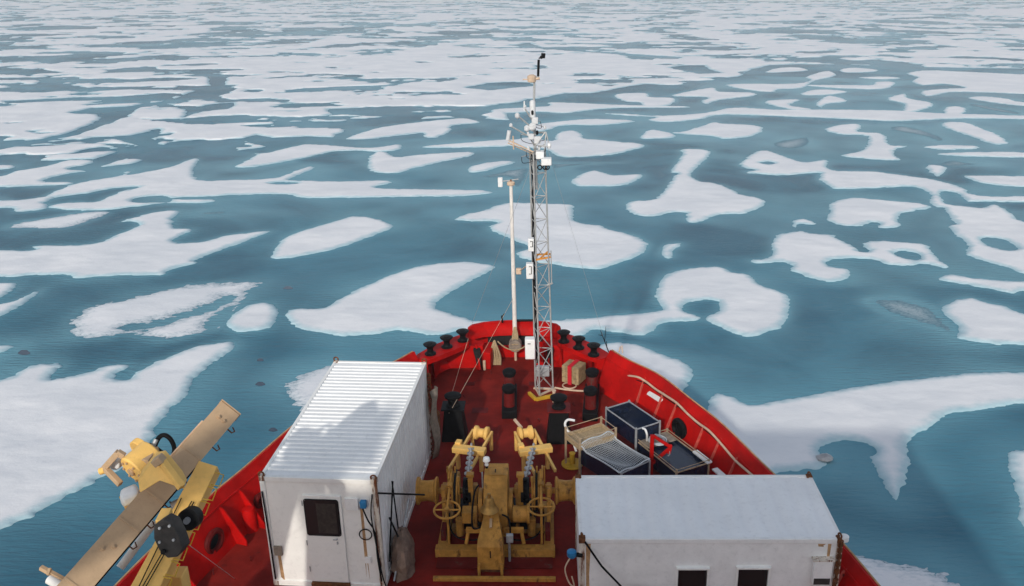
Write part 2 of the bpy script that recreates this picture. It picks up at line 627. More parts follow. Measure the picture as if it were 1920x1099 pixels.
# ---- water: one sheet to the horizon, and a finer one near the ship that knows how near the ice is
wm = bpy.data.meshes.new('water')
wm.from_pydata([(-15000, -3000, -.012), (15000, -3000, -.012), (15000, 15000, -.012), (-15000, 15000, -.012)], [], [(0, 1, 2, 3)])
wm.materials.append(M['water'])
wo = bpy.data.objects.new('water', wm); COL.objects.link(wo); wo['kind'] = 'structure'
wr_ = [9.]
while wr_[-1] < 210:
    wr_.append(wr_[-1] + max(.28, wr_[-1] ** 2 / 9000.))
WR, WA = np.meshgrid(np.array(wr_), np.radians(np.arange(-46, 46.1, .17)), indexing='ij')
WX, WY_ = WR * np.sin(WA), WR * np.cos(WA)
WD = np.full(WX.shape, 60.)              # distance to the nearest floe


def near_ice(poly):
    A = np.array(poly); lo = A.min(0) - 9; hi = A.max(0) + 9
    m_ = (WX > lo[0]) & (WX < hi[0]) & (WY_ > lo[1]) & (WY_ < hi[1])
    if m_.any():
        WD[m_] = np.minimum(WD[m_], np.abs(np.minimum(0, sdf(WX[m_], WY_[m_], poly))))


FLOES = [
 ('A', [(270,195),(440,130),(660,95),(700,72),(738,65),(735,84),(950,42),(1060,0),(1120,0),(1085,60),(1100,95),(1135,117),(1300,115),(1540,105),(1640,70),(1740,36),(1768,48),(1630,105),(1690,118),(1920,122),(2150,118),(2200,128),(2110,150),(2180,162),(2400,166),(2700,172),(2772,185),(2600,204),(2300,208),(1920,214),(1700,214),(1620,195),(1400,195),(1190,205),(1000,212),(960,222),(1190,225),(1195,238),(1100,245),(900,245),(700,272),(500,285),(300,272),(285,256),(420,240),(530,238),(620,205),(690,178),(790,152),(640,160),(480,190),(320,210),(275,212)],
  'long branching ice floe reaching right towards the thin pole in two white arms', dict(holes=[[(745,238),(790,210),(900,203),(965,220),(930,240)],[(1520,132),(1600,124),(1680,132),(1600,140)]])),
 ('A', [(-160,230),(100,228),(270,208),(305,215),(250,240),(275,255),(230,280),(90,292),(70,272),(-160,268)], 'rounded white ice tongue at the left edge below the branching floe', {}),
 ('A', [(20,385),(100,350),(240,330),(420,300),(580,285),(630,295),(560,330),(440,365),(340,388),(180,392),(90,390)], 'soft feathered low ice strip under the left end of the branching floe', dict(slush=True, rough=.5)),
 ('A', [(-200,518),(180,512),(195,485),(520,475),(640,430),(780,370),(740,345),(690,345),(860,300),(1000,288),(975,330),(980,385),(1060,390),(1075,402),(990,440),(970,455),(1010,470),(1140,462),(1290,425),(1490,402),(1500,410),(1350,470),(1170,535),(1090,570),(1115,578),(950,620),(900,650),(640,650),(430,668),(350,645),(-200,655)],
  'big horned floe at the left edge with a square knob and pointed arm', {}),
 ('A', [(1532,555),(1535,520),(1560,480),(1640,420),(1920,335),(2010,320),(2130,335),(2205,370),(2180,395),(2060,440),(1920,490),(1780,525),(1600,555)], 'smooth oval white floe alone in open water left of the pole', {}),
 ('A', [(365,930),(375,890),(470,830),(600,795),(800,750),(1000,710),(1200,690),(1460,680),(1500,690),(1430,725),(1400,790),(1330,850),(1270,930),(1180,960),(1050,1000),(920,1025),(840,1010),(700,985),(600,1005),(450,1010),(380,980)],
  'large feather-edged rotting floe streaked with water, left of the bow', dict(slush=True, holes=[[(700,948),(860,915),(1000,885),(1140,830),(1290,770),(1230,820),(1080,868),(960,910),(840,945)],[(1180,930),(1240,880),(1300,830),(1270,890),(1210,945)]])),
 ('A', [(1270,930),(1310,870),(1400,820),(1500,805),(1560,840),(1555,910),(1480,955),(1340,965)], 'small round white floe at the right end of the rotting streaked floe', dict(rough=.8)),
 ('A', [(-160,720),(60,690),(85,710),(20,770),(-160,830)], 'upper stubby ice finger at the left edge under the horned floe', {}),
 ('A', [(-140,930),(-140,845),(60,800),(215,733),(225,745),(150,800),(20,870)], 'slender pointed ice finger at the left edge beside the rotting floe', {}),
 ('A', [(-100,1060),(60,1045),(68,1058),(20,1080),(-100,1110)], 'tiny ice tip at the left edge above the largest floe', {}),
 ('A', [(-160,100),(0,95),(90,65),(250,40),(380,5),(520,5),(500,25),(390,45),(400,58),(490,65),(400,75),(240,118),(420,130),(300,145),(0,152),(-160,150)], 'ragged ice floe at the left edge above the branching floe', {}),
 ('A', [(-160,30),(75,30),(60,50),(-160,58)], 'narrow ice tip at the left edge beside the ragged floe', {}),
 ('A', [(1060,300),(1180,285),(1350,280),(1440,292),(1330,300),(1150,320)], 'thin sunken sliver of grey ice between the branching and horned floes', dict(slush=True, rough=.3)),
 ('J', [(-350,300),(0,272),(120,215),(250,180),(320,185),(325,200),(270,250),(300,264),(480,230),(600,192),(680,185),(690,205),(630,230),(620,262),(700,265),(740,225),(900,150),(1070,90),(1240,62),(1270,75),(1260,105),(1130,190),(1060,260),(1010,350),(880,480),(830,590),(700,720),(560,800),(400,885),(200,990),(0,1075),(-350,1220)],
  'largest snowy floe filling the lower left behind the yellow crane', dict(rough=1.3)),
 ('N', [(540,583),(607,577),(640,558),(693,533),(740,513),(800,497),(873,492),(907,495),(927,500),(920,507),(873,533),(840,552),(820,567),(815,577),(827,583),(873,597),(900,602),(1010,602),(1056,600),(1140,593),(1200,588),(1237,583),(1242,578),(1231,566),(1229,545),(1240,522),(1275,507),(1345,501),(1375,512),(1405,517),(1430,537),(1470,550),(1480,562),(1477,595),(1460,615),(1420,630),(1395,632),(1360,618),(1321,600),(1325,594),(1345,586),(1350,575),(1340,564),(1300,564),(1282,575),(1285,586),(1312,594),(1308,602),(1260,603),(1240,607),(1215,625),(1195,629),(1150,622),(1110,618),(1090,630),(1000,640),(900,640),(867,622),(830,628),(790,627),(745,620),(700,628),(640,630),(575,620),(545,608)],
  'wide white floe behind the ship bow curling into a hooked ring at its right', {}),
 ('B', [(640,335),(700,305),(800,285),(900,250),(1000,242),(1280,255),(1305,275),(1310,330),(1340,355),(1450,370),(1520,395),(1640,425),(1710,460),(1725,495),(1690,530),(1560,580),(1440,615),(1300,605),(1200,590),(1050,565),(980,525),(1060,495),(960,450),(850,400),(835,380),(870,350),(760,345),(680,340)], 'broad white floe directly behind the lattice mast and the pole', {}),
 ('B', [(710,55),(760,30),(900,8),(980,12),(930,30),(800,65),(730,70)], 'small bright lens-shaped floe left of the upper lattice mast', {}),
 ('B', [(720,80),(800,80),(950,50),(1070,45),(1060,110),(1010,165),(970,160),(940,130),(930,100),(850,105),(760,95)], 'dim half-sunken floe behind the top of the thin pole', dict(slush=True, rough=.4)),
 ('B', [(1180,60),(1170,20),(1400,15),(1620,12),(1400,28),(1260,45),(1200,65)], 'dim sunken ice streak pointing right from the mast boxes', dict(slush=True, rough=.3)),
 ('B', [(1295,120),(1330,90),(1420,62),(1480,75),(1540,88),(1680,82),(1690,95),(1630,130),(1560,145),(1340,148)], 'small humped white floe just right of the lattice mast', {}),
 ('B', [(1790,525),(1830,480),(1900,467),(1912,480),(1870,510),(1860,545),(1830,555)], 'tiny bean-shaped floe above the hooked ring floe', {}),
 ('N', [(1120,650),(1180,643),(1230,660),(1280,680),(1298,695),(1298,710),(1280,735),(1283,765),(1240,780),(1170,720),(1130,670)], 'rounded floe touching the right side of the bow', {}),
 ('N', [(1175,385),(1185,378),(1230,372),(1260,335),(1270,325),(1258,320),(1280,290),(1275,282),(1300,280),(1333,285),(1312,310),(1297,325),(1310,340),(1345,345),(1370,355),(1395,367),(1420,372),(1437,380),(1400,400),(1352,402),(1330,410),(1300,418),(1285,412),(1285,400),(1255,400),(1215,407),(1180,398)], 'lizard-shaped white floe with a narrow neck right of the mast', {}),
 ('C', [(345,70),(420,58),(335,40),(330,15),(400,-40),(480,-50),(600,-10),(680,15),(800,0),(820,20),(815,45),(880,65),(1080,68),(1280,95),(1430,115),(1590,165),(1600,185),(1690,205),(1920,205),(2200,205),(2200,240),(1690,235),(1600,235),(1560,195),(1480,175),(1450,190),(1480,245),(1600,265),(1690,270),(1760,255),(1860,310),(1920,350),(2200,440),(2200,680),(1920,645),(1840,610),(1600,540),(1600,490),(1540,420),(1495,370),(1530,355),(1480,290),(1470,270),(1410,262),(1390,235),(1390,190),(1290,150),(1100,158),(880,165),(830,150),(770,115),(770,95),(760,72),(600,85),(490,85)],
  'long winding ice chain on the right with an oval pond near the right edge', dict(holes=[[(1690,445),(1730,438),(1820,455),(1885,490),(1860,508),(1780,505),(1700,470)],[(440,18),(480,8),(515,18),(480,28)]])),
 ('C', [(810,330),(825,300),(825,250),(900,222),(1000,215),(1140,230),(1300,240),(1385,258),(1385,272),(1240,300),(1215,340),(1230,370),(1170,385),(1090,380),(1110,360),(1060,350),(1010,370),(900,370),(830,350)], 'blocky white floe tucked under the winding ice chain', {}),
 ('C', [(610,370),(630,340),(680,332),(745,352),(735,365),(660,360),(635,382)], 'tiny comma-shaped floe above the two-lobed floe', {}),
 ('C', [(385,575),(390,562),(460,560),(500,520),(500,470),(525,430),(640,400),(720,415),(850,425),(860,440),(950,480),(1000,520),(1050,510),(1020,490),(1030,465),(1150,460),(1350,475),(1400,510),(1440,560),(1500,600),(1480,615),(1430,600),(1320,580),(1290,595),(1160,590),(1060,560),(900,555),(820,570),(820,600),(930,620),(945,655),(860,685),(780,680),(680,650),(605,620),(620,600),(560,575),(440,583)],
  'two-lobed floe with a small pond in its right lobe, above the ring floe', dict(holes=[[(1185,525),(1230,512),(1300,520),(1335,550),(1310,565),(1230,550)]])),
 ('C', [(1445,675),(1500,645),(1620,665),(1750,678),(1920,685),(2150,690),(2150,735),(1920,735),(1860,752),(1700,720)], 'narrow bright ice tongue at the right edge under the winding chain', {}),
 ('C', [(1455,850),(1480,820),(1600,775),(1700,800),(1830,830),(1920,870),(2150,900),(2150,1040),(1800,1038),(1650,1025),(1535,1000),(1560,960),(1520,910)], 'thick white floe at the right edge with a grey slush tail', {}),
 ('C', [(1030,800),(1060,775),(1200,768),(1300,790),(1450,840),(1530,920),(1560,960),(1530,995),(1400,950),(1200,890),(1100,850)], 'grey speckled slush patch touching the thick floe at the right edge', dict(slush=True, rough=.4)),
 ('C', [(1360,40),(1400,30),(1480,40),(1480,60),(1430,92)], 'small wedge-shaped floe above the winding chain near the right edge', {}),
 ('C', [(1420,20),(1500,0),(1600,10),(1700,25),(1600,38),(1490,40)], 'low grey ice sliver joined above the small wedge floe', dict(slush=True, rough=.3)),
 ('C', [(1590,92),(1700,90),(1920,92),(2150,95),(2150,150),(1920,152),(1740,140),(1650,120)], 'flat ice tongue at the right edge above the winding chain', {}),
 ('H', [(-60,420),(60,340),(70,290),(110,272),(180,290),(250,320),(350,305),(480,285),(650,255),(800,230),(1000,205),(1250,182),(1423,182),(1650,175),(1650,300),(1423,315),(1200,345),(1100,360),(1030,410),(960,450),(920,490),(930,560),(910,660),(880,730),(840,700),(790,610),(765,560),(780,510),(720,480),(640,472),(570,490),(545,520),(580,560),(540,595),(400,605),(300,640),(200,640),(60,520)],
  'great white floe right of the ship with a hanging pointed spike', {}),
 ('H', [(1350,540),(1370,518),(1423,512),(1650,500),(1650,950),(1430,860),(1400,740),(1370,640)], 'pale floe cut off by the right edge below the spiked floe', {}),
 ('H', [(560,930),(640,940),(760,945),(900,985),(1010,990),(1080,1030),(1190,1099),(1250,1250),(560,1250)], 'crumbling slushy floe at the bottom right beside the hull', dict(slush=True)),
 ('N', [(525,725),(545,705),(580,692),(620,683),(720,690),(720,740),(610,790),(553,775),(530,750)], 'frayed white floe half hidden behind the tall white container', dict(slush=True, rough=.6)),
 ('D', [(875,628),(930,600),(960,580),(935,575),(1000,575),(1080,555),(1160,542),(1280,550),(1400,555),(1490,543),(1505,558),(1430,570),(1340,565),(1240,570),(1130,595),(980,622)], 'slim swordfish-shaped floe left of the pole top', {}),
 ('D', [(1380,600),(1400,575),(1440,570),(1490,590),(1560,582),(1700,573),(1775,572),(1770,585),(1690,600),(1560,630),(1480,650),(1390,640)], 'hatchet-shaped floe with a blunt left end, left of the lattice mast', {}),
 ('D', [(1300,522),(1350,500),(1420,480),(1560,460),(1640,452),(1740,445),(1800,460),(1700,470),(1690,490),(1640,515),(1590,515),(1580,500),(1480,510),(1380,522)], 'leaf-shaped floe under the ice field left of the mast', {}),
 ('D', [(1570,552),(1640,545),(1760,535),(1880,525),(2000,525),(1940,545),(1860,550),(1700,555)], 'thin flat ice strip reaching left from the mast instruments', {}),
 ('E', [(340,425),(450,430),(560,435),(720,425),(830,405),(1000,412),(1200,412),(1400,415),(1600,425),(1920,435),(2100,440),(2100,450),(1700,445),(1440,455),(1320,450),(1100,440),(800,430),(720,445),(640,455),(560,458),(510,450),(540,440),(440,435)], 'very long thin ice ribbon lying across the right half', {}),
 ('E', [(600,500),(660,490),(750,460),(800,465),(920,472),(940,490),(900,510),(800,522),(740,510)], 'kite-shaped floe under the long ice ribbon', {}),
 ('E', [(485,520),(500,495),(530,488),(600,500),(610,515),(540,520)], 'small pebble-shaped floe left of the kite-shaped floe', {}),
 ('E', [(-40,540),(60,515),(150,530),(170,500),(230,490),(265,505),(270,520),(360,530),(480,540),(495,550),(440,565),(380,580),(240,590),(170,585),(120,560),(20,552)], 'anvil-shaped floe just right of the mast instruments', {}),
 ('E', [(80,470),(200,455),(300,447),(440,452),(450,458),(330,470),(200,470),(130,490),(80,490)], 'narrow ice strip beside the mast top above the anvil floe', {}),
 ('E', [(960,540),(1010,525),(1080,515),(1125,520),(1120,545),(1060,560),(990,555)], 'small grey sunken floe right of the lizard-shaped floe', dict(slush=True, rough=.3)),
 ('E', [(1175,490),(1200,475),(1280,465),(1310,475),(1300,495),(1370,500),(1400,510),(1420,545),(1490,548),(1440,560),(1435,585),(1465,600),(1380,600),(1230,585),(1300,570),(1330,545),(1330,510),(1240,505)], 'bird-shaped floe with spread wings in the right middle distance', {}),
 ('E', [(1610,465),(1650,458),(1720,465),(1780,490),(1830,510),(1860,538),(1800,540),(1730,515),(1640,485)], 'slanting slipper-shaped floe near the right edge', {}),
 ('E', [(1400,485),(1450,470),(1540,485),(1590,500),(1640,525),(1590,530),(1530,510)], 'grey sunken floe between the bird and slipper shapes', dict(slush=True, rough=.3)),
 ('E', [(1545,552),(1600,545),(1730,548),(1740,558),(1620,562)], 'short thin ice bar under the slipper-shaped floe', {}),
 ('E', [(1595,580),(1700,572),(1920,572),(2100,575),(2100,592),(1800,590)], 'long thin ice bar at the right edge under the slipper floe', {}),
 ('E', [(385,355),(500,350),(520,365),(610,370),(590,395),(500,400),(480,385),(420,380)], 'small blunt floe right of the mast top above the ribbon', {}),
 ('E', [(600,360),(680,340),(760,330),(780,345),(900,348),(905,360),(780,375),(730,390),(710,380),(730,365)], 'hook-ended floe above the left half of the ribbon', {}),
 ('E', [(-60,410),(130,400),(140,385),(300,390),(420,395),(650,400),(620,405),(400,405),(280,415),(200,425),(100,420),(-60,425)], 'flat ice spit passing behind the mast top', {}),
 ('E', [(945,385),(990,375),(1080,375),(1040,395),(1130,410),(1050,412)], 'thin curved floe resting above the middle of the ribbon', {}),
 ('E', [(1140,390),(1170,365),(1200,360),(1260,380),(1180,390),(1160,405)], 'small arrowhead floe above the ribbon', {}),
 ('E', [(1405,372),(1470,352),(1490,370),(1570,385),(1575,400),(1510,420),(1465,420),(1470,390)], 'boot-shaped floe above the right half of the ribbon', {}),
 ('E', [(1620,410),(1640,400),(1700,405),(1690,430),(1630,430)], 'small knob of ice on top of the ribbon at right', {}),
 ('E', [(1715,370),(1760,362),(1850,370),(1920,385),(2100,400),(2100,410),(1880,395)], 'upper slanting ice blade at the right edge above the ribbon', {}),
 ('E', [(1700,395),(1760,392),(1920,425),(1850,425)], 'grey sunken blade under the slanting ice blade at right', dict(slush=True, rough=.3)),
 ('E', [(1480,275),(1560,265),(1700,270),(1920,280),(2100,280),(2100,352),(1700,345),(1620,350),(1560,362),(1530,345),(1600,335),(1700,330),(1620,315),(1540,320),(1500,305),(1520,290)], 'ragged ice sheet at the right edge in the distance', {}),
 ('E', [(800,320),(900,315),(1060,315),(1120,300),(1100,290),(1160,270),(1200,270),(1210,285),(1130,305),(1090,330),(1000,335),(980,345),(900,340)], 'low zigzag floe right of the wide central ice field', {}),
 ('E', [(1100,320),(1250,320),(1350,320),(1360,308),(1430,308),(1430,320),(1380,335),(1200,330)], 'flat floe with a raised right knob, right of the zigzag floe', {}),
 ('E', [(1085,350),(1130,338),(1200,338),(1260,345),(1200,355),(1100,358)], 'small cap-shaped floe below the zigzag floe', {}),
 ('E', [(950,270),(1000,255),(1080,255),(1110,265),(1000,272)], 'small crescent floe above the zigzag floe', {}),
 ('E', [(1230,262),(1280,255),(1370,262),(1350,270),(1250,272)], 'small flat floe right of the crescent floe', {}),
 ('E', [(1300,292),(1380,288),(1460,293),(1400,298)], 'hair-thin ice bar right of the zigzag floe', {}),
]
for fr, pts, lab, kw in FLOES:
    floe(fr, pts, lab, **kw)

# paler water over the sunken ledges round the floes: broad in places, absent in others
reach = .5 + 5.5 * np.clip((fbm(WX / 14., WY_ / 14., 3, 2) - .42) / .3, 0, 1) ** 1.3 * np.clip(WR / 60., .5, 1.6)
led = np.exp(-(WD / reach) ** 1.2) * (.12 + .75 * fbm(WX / 6., WY_ / 9., 3, 6))
nj, ni = WX.shape
wi = np.arange(nj * ni).reshape(nj, ni)
wq = np.stack([wi[:-1, :-1], wi[:-1, 1:], wi[1:, 1:], wi[1:, :-1]], -1).reshape(-1, 4)
wm = bpy.data.meshes.new('water')
wm.vertices.add(nj * ni); wm.vertices.foreach_set('co', np.stack([WX, WY_, np.zeros_like(WX)], -1).astype(np.float32).ravel())
wm.loops.add(wq.size); wm.loops.foreach_set('vertex_index', wq.astype(np.int32).ravel())
wm.polygons.add(len(wq)); wm.polygons.foreach_set('loop_start', np.arange(0, wq.size, 4, dtype=np.int32)); wm.polygons.foreach_set('loop_total', np.full(len(wq), 4, np.int32))
at = wm.attributes.new('ledge', 'FLOAT', 'POINT'); at.data.foreach_set('value', led.astype(np.float32).ravel())
wm.materials.append(M['water']); wm.update(calc_edges=True); wm.validate()
if wm.polygons[0].normal.z < 0:
    wm.flip_normals()
wo = bpy.data.objects.new('water', wm); COL.objects.link(wo); wo['kind'] = 'structure'

# ---- the pack beyond: a field of ice and leads, fine near and coarse far
r = [95.]
while r[-1] < 4000:
    r.append(r[-1] + max(.30, r[-1] ** 2 / 32000.))
r = np.array(r)
az = np.radians(np.arange(-41, 41, .125))
R2, A2 = np.meshgrid(r, az, indexing='ij')
X, Y = R2 * np.sin(A2), R2 * np.cos(A2)
LOW = [('D', p) for p in [(-400,592),(0,583),(125,603),(350,597),(440,572),(450,550),(540,548),(600,560),(490,590),(385,625),(480,615),(640,580),(760,580),(870,568),(1000,550),(900,525),(960,505),(1020,520),(1140,512),(1250,515),(1310,482),(1200,478),(1030,470),(1030,455),(1200,458),(1380,455),(1720,440),(1900,450),(1900,420),(1800,405),(1850,395),(1960,380)]] + \
      [('E', p) for p in [(60,372),(100,370),(200,350),(300,350),(430,325),(500,315),(560,318),(540,338),(650,338),(680,320),(750,310),(760,300),(860,285),(900,260),(960,245),(1100,240),(1480,250),(1700,255),(2400,262),(2400,10),(-1400,10)]] + [('D', (-400, 10))]
lowN = [(FR[f][0] + p[0] / FR[f][2], FR[f][1] + p[1] / FR[f][2]) for f, p in LOW]
lw = list(zip(*G([p[0] for p in lowN], [p[1] for p in lowN])))


def wpoly(fr, pts):
    ox, oy, s = FR[fr]
    return list(zip(*G([ox + p[0] / s for p in pts], [oy + p[1] / s for p in pts])))


zone = sdf(X, Y, lw)
zone = np.where(R2 > 600, 50., zone)
# size of pieces grows a little with distance
xw = X + 5 * (fbm(X * .06, Y * .06, 2, 6) - .5); yw = Y + 5 * (fbm(X * .06 + 40, Y * .06, 2, 2) - .5)
ang = radians(8)
xr, yr = xw * cos(ang) + yw * sin(ang), -xw * sin(ang) + yw * cos(ang)
n_near = fbm(xr / 8.5 * .75, yr / 9. * 1.2, 4, 0, .55)
n_far = fbm(xr / 11. * .7, yr / 18. * 1.1, 4, 3, .66)
wf = np.clip((R2 - 160.) / 300., 0, .75)
nz = n_near * (1 - wf) + n_far * wf
patchy = fbm(X / 90., Y / 120., 2, 5)
thr = .47 + .12 * (.5 - patchy) + .02 * np.clip((R2 - 150.) / 100., 0, 1) - .058 * np.clip((R2 - 190.) / 300., 0, 1)
CENT = wpoly('D', [(830,345),(780,270),(850,250),(1000,222),(1120,205),(1210,222),(1300,205),(1440,192),(1600,182),(1920,178),(2200,190),(2400,205),(2800,215),(2980,240),(2880,262),(2780,295),(2600,320),(2420,330),(2260,350),(2100,372),(1960,380),(1800,405),(1480,415),(1330,400),(1100,400)])
MASS = wpoly('D', [(-400,420),(0,400),(400,300),(830,300),(1100,400),(1900,420),(1900,450),(1380,455),(1250,515),(900,525),(760,580),(385,625),(0,600),(-400,600)])
thr = thr - .105 * np.clip(sdf(X, Y, CENT) / 6., 0, 1) - .035 * np.clip(sdf(X, Y, MASS) / 4., 0, 1)
nz = nz + .10 * (fbm(X / 5.5, Y / 8., 2, 1) - .5) * np.clip((R2 - 110.) / 120., 0, 1)
F = (nz - thr) * 26.
WAT = [('D', [(-100,560),(0,545),(130,530),(250,500),(380,450),(360,430),(260,425),(340,405),(480,400),(640,375),(720,345),(790,320),(780,275),(850,285),(840,320),(880,320),(830,345),(700,380),(520,405),(470,440),(390,470),(280,510),(150,535),(0,562)]),
       ('D', [(300,530),(340,515),(480,510),(590,485),(600,500),(560,515),(600,540),(640,545),(620,560),(540,550),(480,535),(440,520)]),
       ('D', [(1230,410),(1330,405),(1480,420),(1720,425),(1720,433),(1480,440),(1250,430)]),
       ('E', [(590,255),(640,245),(720,245),(740,260),(790,275),(700,278)]),
       ('D', [(1740,330),(1830,312),(1920,308),(1990,310),(2000,325),(1920,330),(1840,340)]),
       ('D', [(700,410),(800,390),(880,385),(860,410),(760,420),(690,440)]),
       ('D', [(20,380),(300,365),(540,365),(530,375),(250,380),(40,388)]),
       ('D', [(100,330),(160,305),(280,298),(220,318),(140,340)]),
       ('E', [(0,170),(60,160),(110,178),(200,178),(300,195),(480,205),(640,215),(620,222),(480,218),(400,205),(200,190),(100,182)])]
for fr, p in WAT:
    F = np.minimum(F, -sdf(X, Y, wpoly(fr, p)))
F = np.minimum(F, zone)
F = F + (fbm(X * .5, Y * .5, 3, 7) - .5) * 1.2
x, y, f, faces = march(X, Y, F)
lab = np.arange(len(x))
while True:
    m = lab[faces].min(1); old = lab.copy()
    for k in range(3):
        np.minimum.at(lab, faces[:, k], m)
    lab = lab[lab]
    if (lab == old).all():
        break
rr = np.hypot(x, y)
wd_ = .5 + .006 * rr
u = np.clip(f / wd_, 0, 1)
z = -.03 + (.17 + .0002 * rr) * np.sqrt(1 - (1 - u) ** 2) + .14 * (fbm(x * .3, y * .3, 3, 5) - .5) * u
fl = lab[faces[:, 0]]
ids, cn = np.unique(fl, return_counts=True)
px_area = []
x0, y0 = x[faces[:, 0]], y[faces[:, 0]]
tri = .5 * np.abs((x[faces[:, 1]] - x0) * (y[faces[:, 2]] - y0) - (x[faces[:, 2]] - x0) * (y[faces[:, 1]] - y0)) / np.hypot(x0, y0) ** 3
score = np.bincount(np.searchsorted(ids, fl), tri)
order = np.argsort(-score)
NKEEP = 210


def sub(sel, name):
    fs = faces[sel]; us, fi = np.unique(fs, return_inverse=True)
    return ice_mesh(name, x[us], y[us], z[us], f[us] / (1 + .004 * rr[us]), fi.reshape(-1, 3), 'farice')


pos = np.empty(len(ids), int); pos[order] = np.arange(len(ids))
rank = pos[np.searchsorted(ids, fl)]
for k in range(min(NKEEP, len(ids))):
    o = sub(rank == k, 'ice_floe')
    if k == 0:
        tag(o, 'vast pale ice field with many small ponds spreading across the distance to the horizon', 'ice field')
    else:
        tag(o, 'small pale floe among many like it in the distant pack ice', 'ice floe', 'far floes of the distant pack ice')
if len(ids) > NKEEP:
    o = sub(rank >= NKEEP, 'ice_fragments'); o['kind'] = 'stuff'
    o['label'] = 'countless tiny ice fragments of the distant pack'; o['category'] = 'ice'

# dark thaw holes seen in the flooded ice
hb = [(488, 720, 9, 4), (488, 675, 6, 3), (512, 806, 8, 4), (45, 661, 11, 5), (540, 540, 9, 3)]
mb = MB()
for (px, py, a, b) in hb:
    q = [G(px + a * cos(t) * (1 + .2 * sin(3 * t)), py + b * sin(t)) for t in np.linspace(0, 2 * pi, 14, endpoint=False)]
    mb.add([(float(p[0]), float(p[1]), .006) for p in q], [tuple(range(14))])
m_, t_, b_ = new_mat('deep_water_hole'); b_.inputs['Base Color'].default_value = (.012, .035, .065, 1); b_.inputs['Roughness'].default_value = .2
M['hole'] = m_
o = mb.build('water_hole', 'hole'); TOP_SHIP.remove(o); o['kind'] = 'structure'

# little grey ice boulder at the edge of the spiked floe
gx, gy = G(1546, 864)
mb = MB(); vs = []
for i in range(7):
    for k in range(12):
        th = pi * i / 12.; ph = 2 * pi * k / 12
        q = .30 * (1 + .25 * (random.random() - .5))
        vs.append((float(gx) + 1.3 * q * cos(ph) * cos(th), float(gy) + q * sin(ph) * cos(th), .10 + q * .7 * sin(th)))
mb.add(vs, [(i * 12 + k, i * 12 + (k + 1) % 12, (i + 1) * 12 + (k + 1) % 12, (i + 1) * 12 + k) for i in range(6) for k in range(12)])
o = mb.build('ice_boulder', 'grey', smooth=80); TOP_SHIP.remove(o)
tag(o, 'small grey ice lump at the lower tip of the spiked floe', 'ice lump')

# the thin sea haze that whitens the far ice
mb = MB(); mb.box(-2600, 2600, -160, 5200, -1.0, 62.)
hz = mb.build('haze', 'ice'); TOP_SHIP.remove(hz); hz['kind'] = 'stuff'; hz['label'] = 'thin pale sea haze'; hz['category'] = 'haze'
hm = bpy.data.materials.new('sea_haze'); hm.use_nodes = True; ht = hm.node_tree
for n_ in list(ht.nodes):
    if n_.type != 'OUTPUT_MATERIAL':
        ht.nodes.remove(n_)
pv = ht.nodes.new('ShaderNodeVolumePrincipled'); pv.inputs['Color'].default_value = (.90, .95, 1., 1); pv.inputs['Density'].default_value = .00040
ht.links.new(pv.outputs[0], [n_ for n_ in ht.nodes if n_.type == 'OUTPUT_MATERIAL'][0].inputs['Volume'])
hz.data.materials.clear(); hz.data.materials.append(hm)

# ================================================================== THE SHIP
CXL = -1.25                                # x of the ship's centre line

rail_pts = [(9.6, -14.), (9.4, 2.), (8.9, 9.), (7.85, 15.2), (7.15, 18.1), (6.58, 19.8), (5.92, 21.9), (5.28, 23.4), (4.56, 25.0), (3.72, 26.1), (3.25, 26.85)]
rail = catmull(rail_pts, 26)
rail = np.array(rail)


def offset_curve(c, d):
    t = np.gradient(c, axis=0); t /= np.linalg.norm(t, axis=1)[:, None]
    n = np.stack([-t[:, 1], t[:, 0]], 1)     # to port of the travel direction = inboard on the starboard side
    return c + n * d


def side(c, s, z):
    z = np.broadcast_to(z, len(c))
    return [(CXL + s * p[0], p[1], zz) for p, zz in zip(c, z)]


ship = thing('icebreaker_ship', 'red icebreaker ship seen over its own foredeck and bow', 'ship', (CXL, 10, 0))
ZT, ZK = 1.22, 1.0
c_out, c_cap, c_k, c_d = rail, offset_curve(rail, .11), offset_curve(rail, .25), offset_curve(rail, .62)
HAWSE = {1: [(P(1262, 798, z=.5)[1], .43, .27, .25)], -1: [(P(366, 1008, z=.5)[1], .43, .27, .25), (P(463, 938, z=.4)[1], .42, .13, .14)]}


def wall_rows(c0, z0, c1, z1, n):
    return [((c0 * (1 - t) + c1 * t), z0 + (z1 - z0) * t) for t in np.linspace(0, 1, n)]


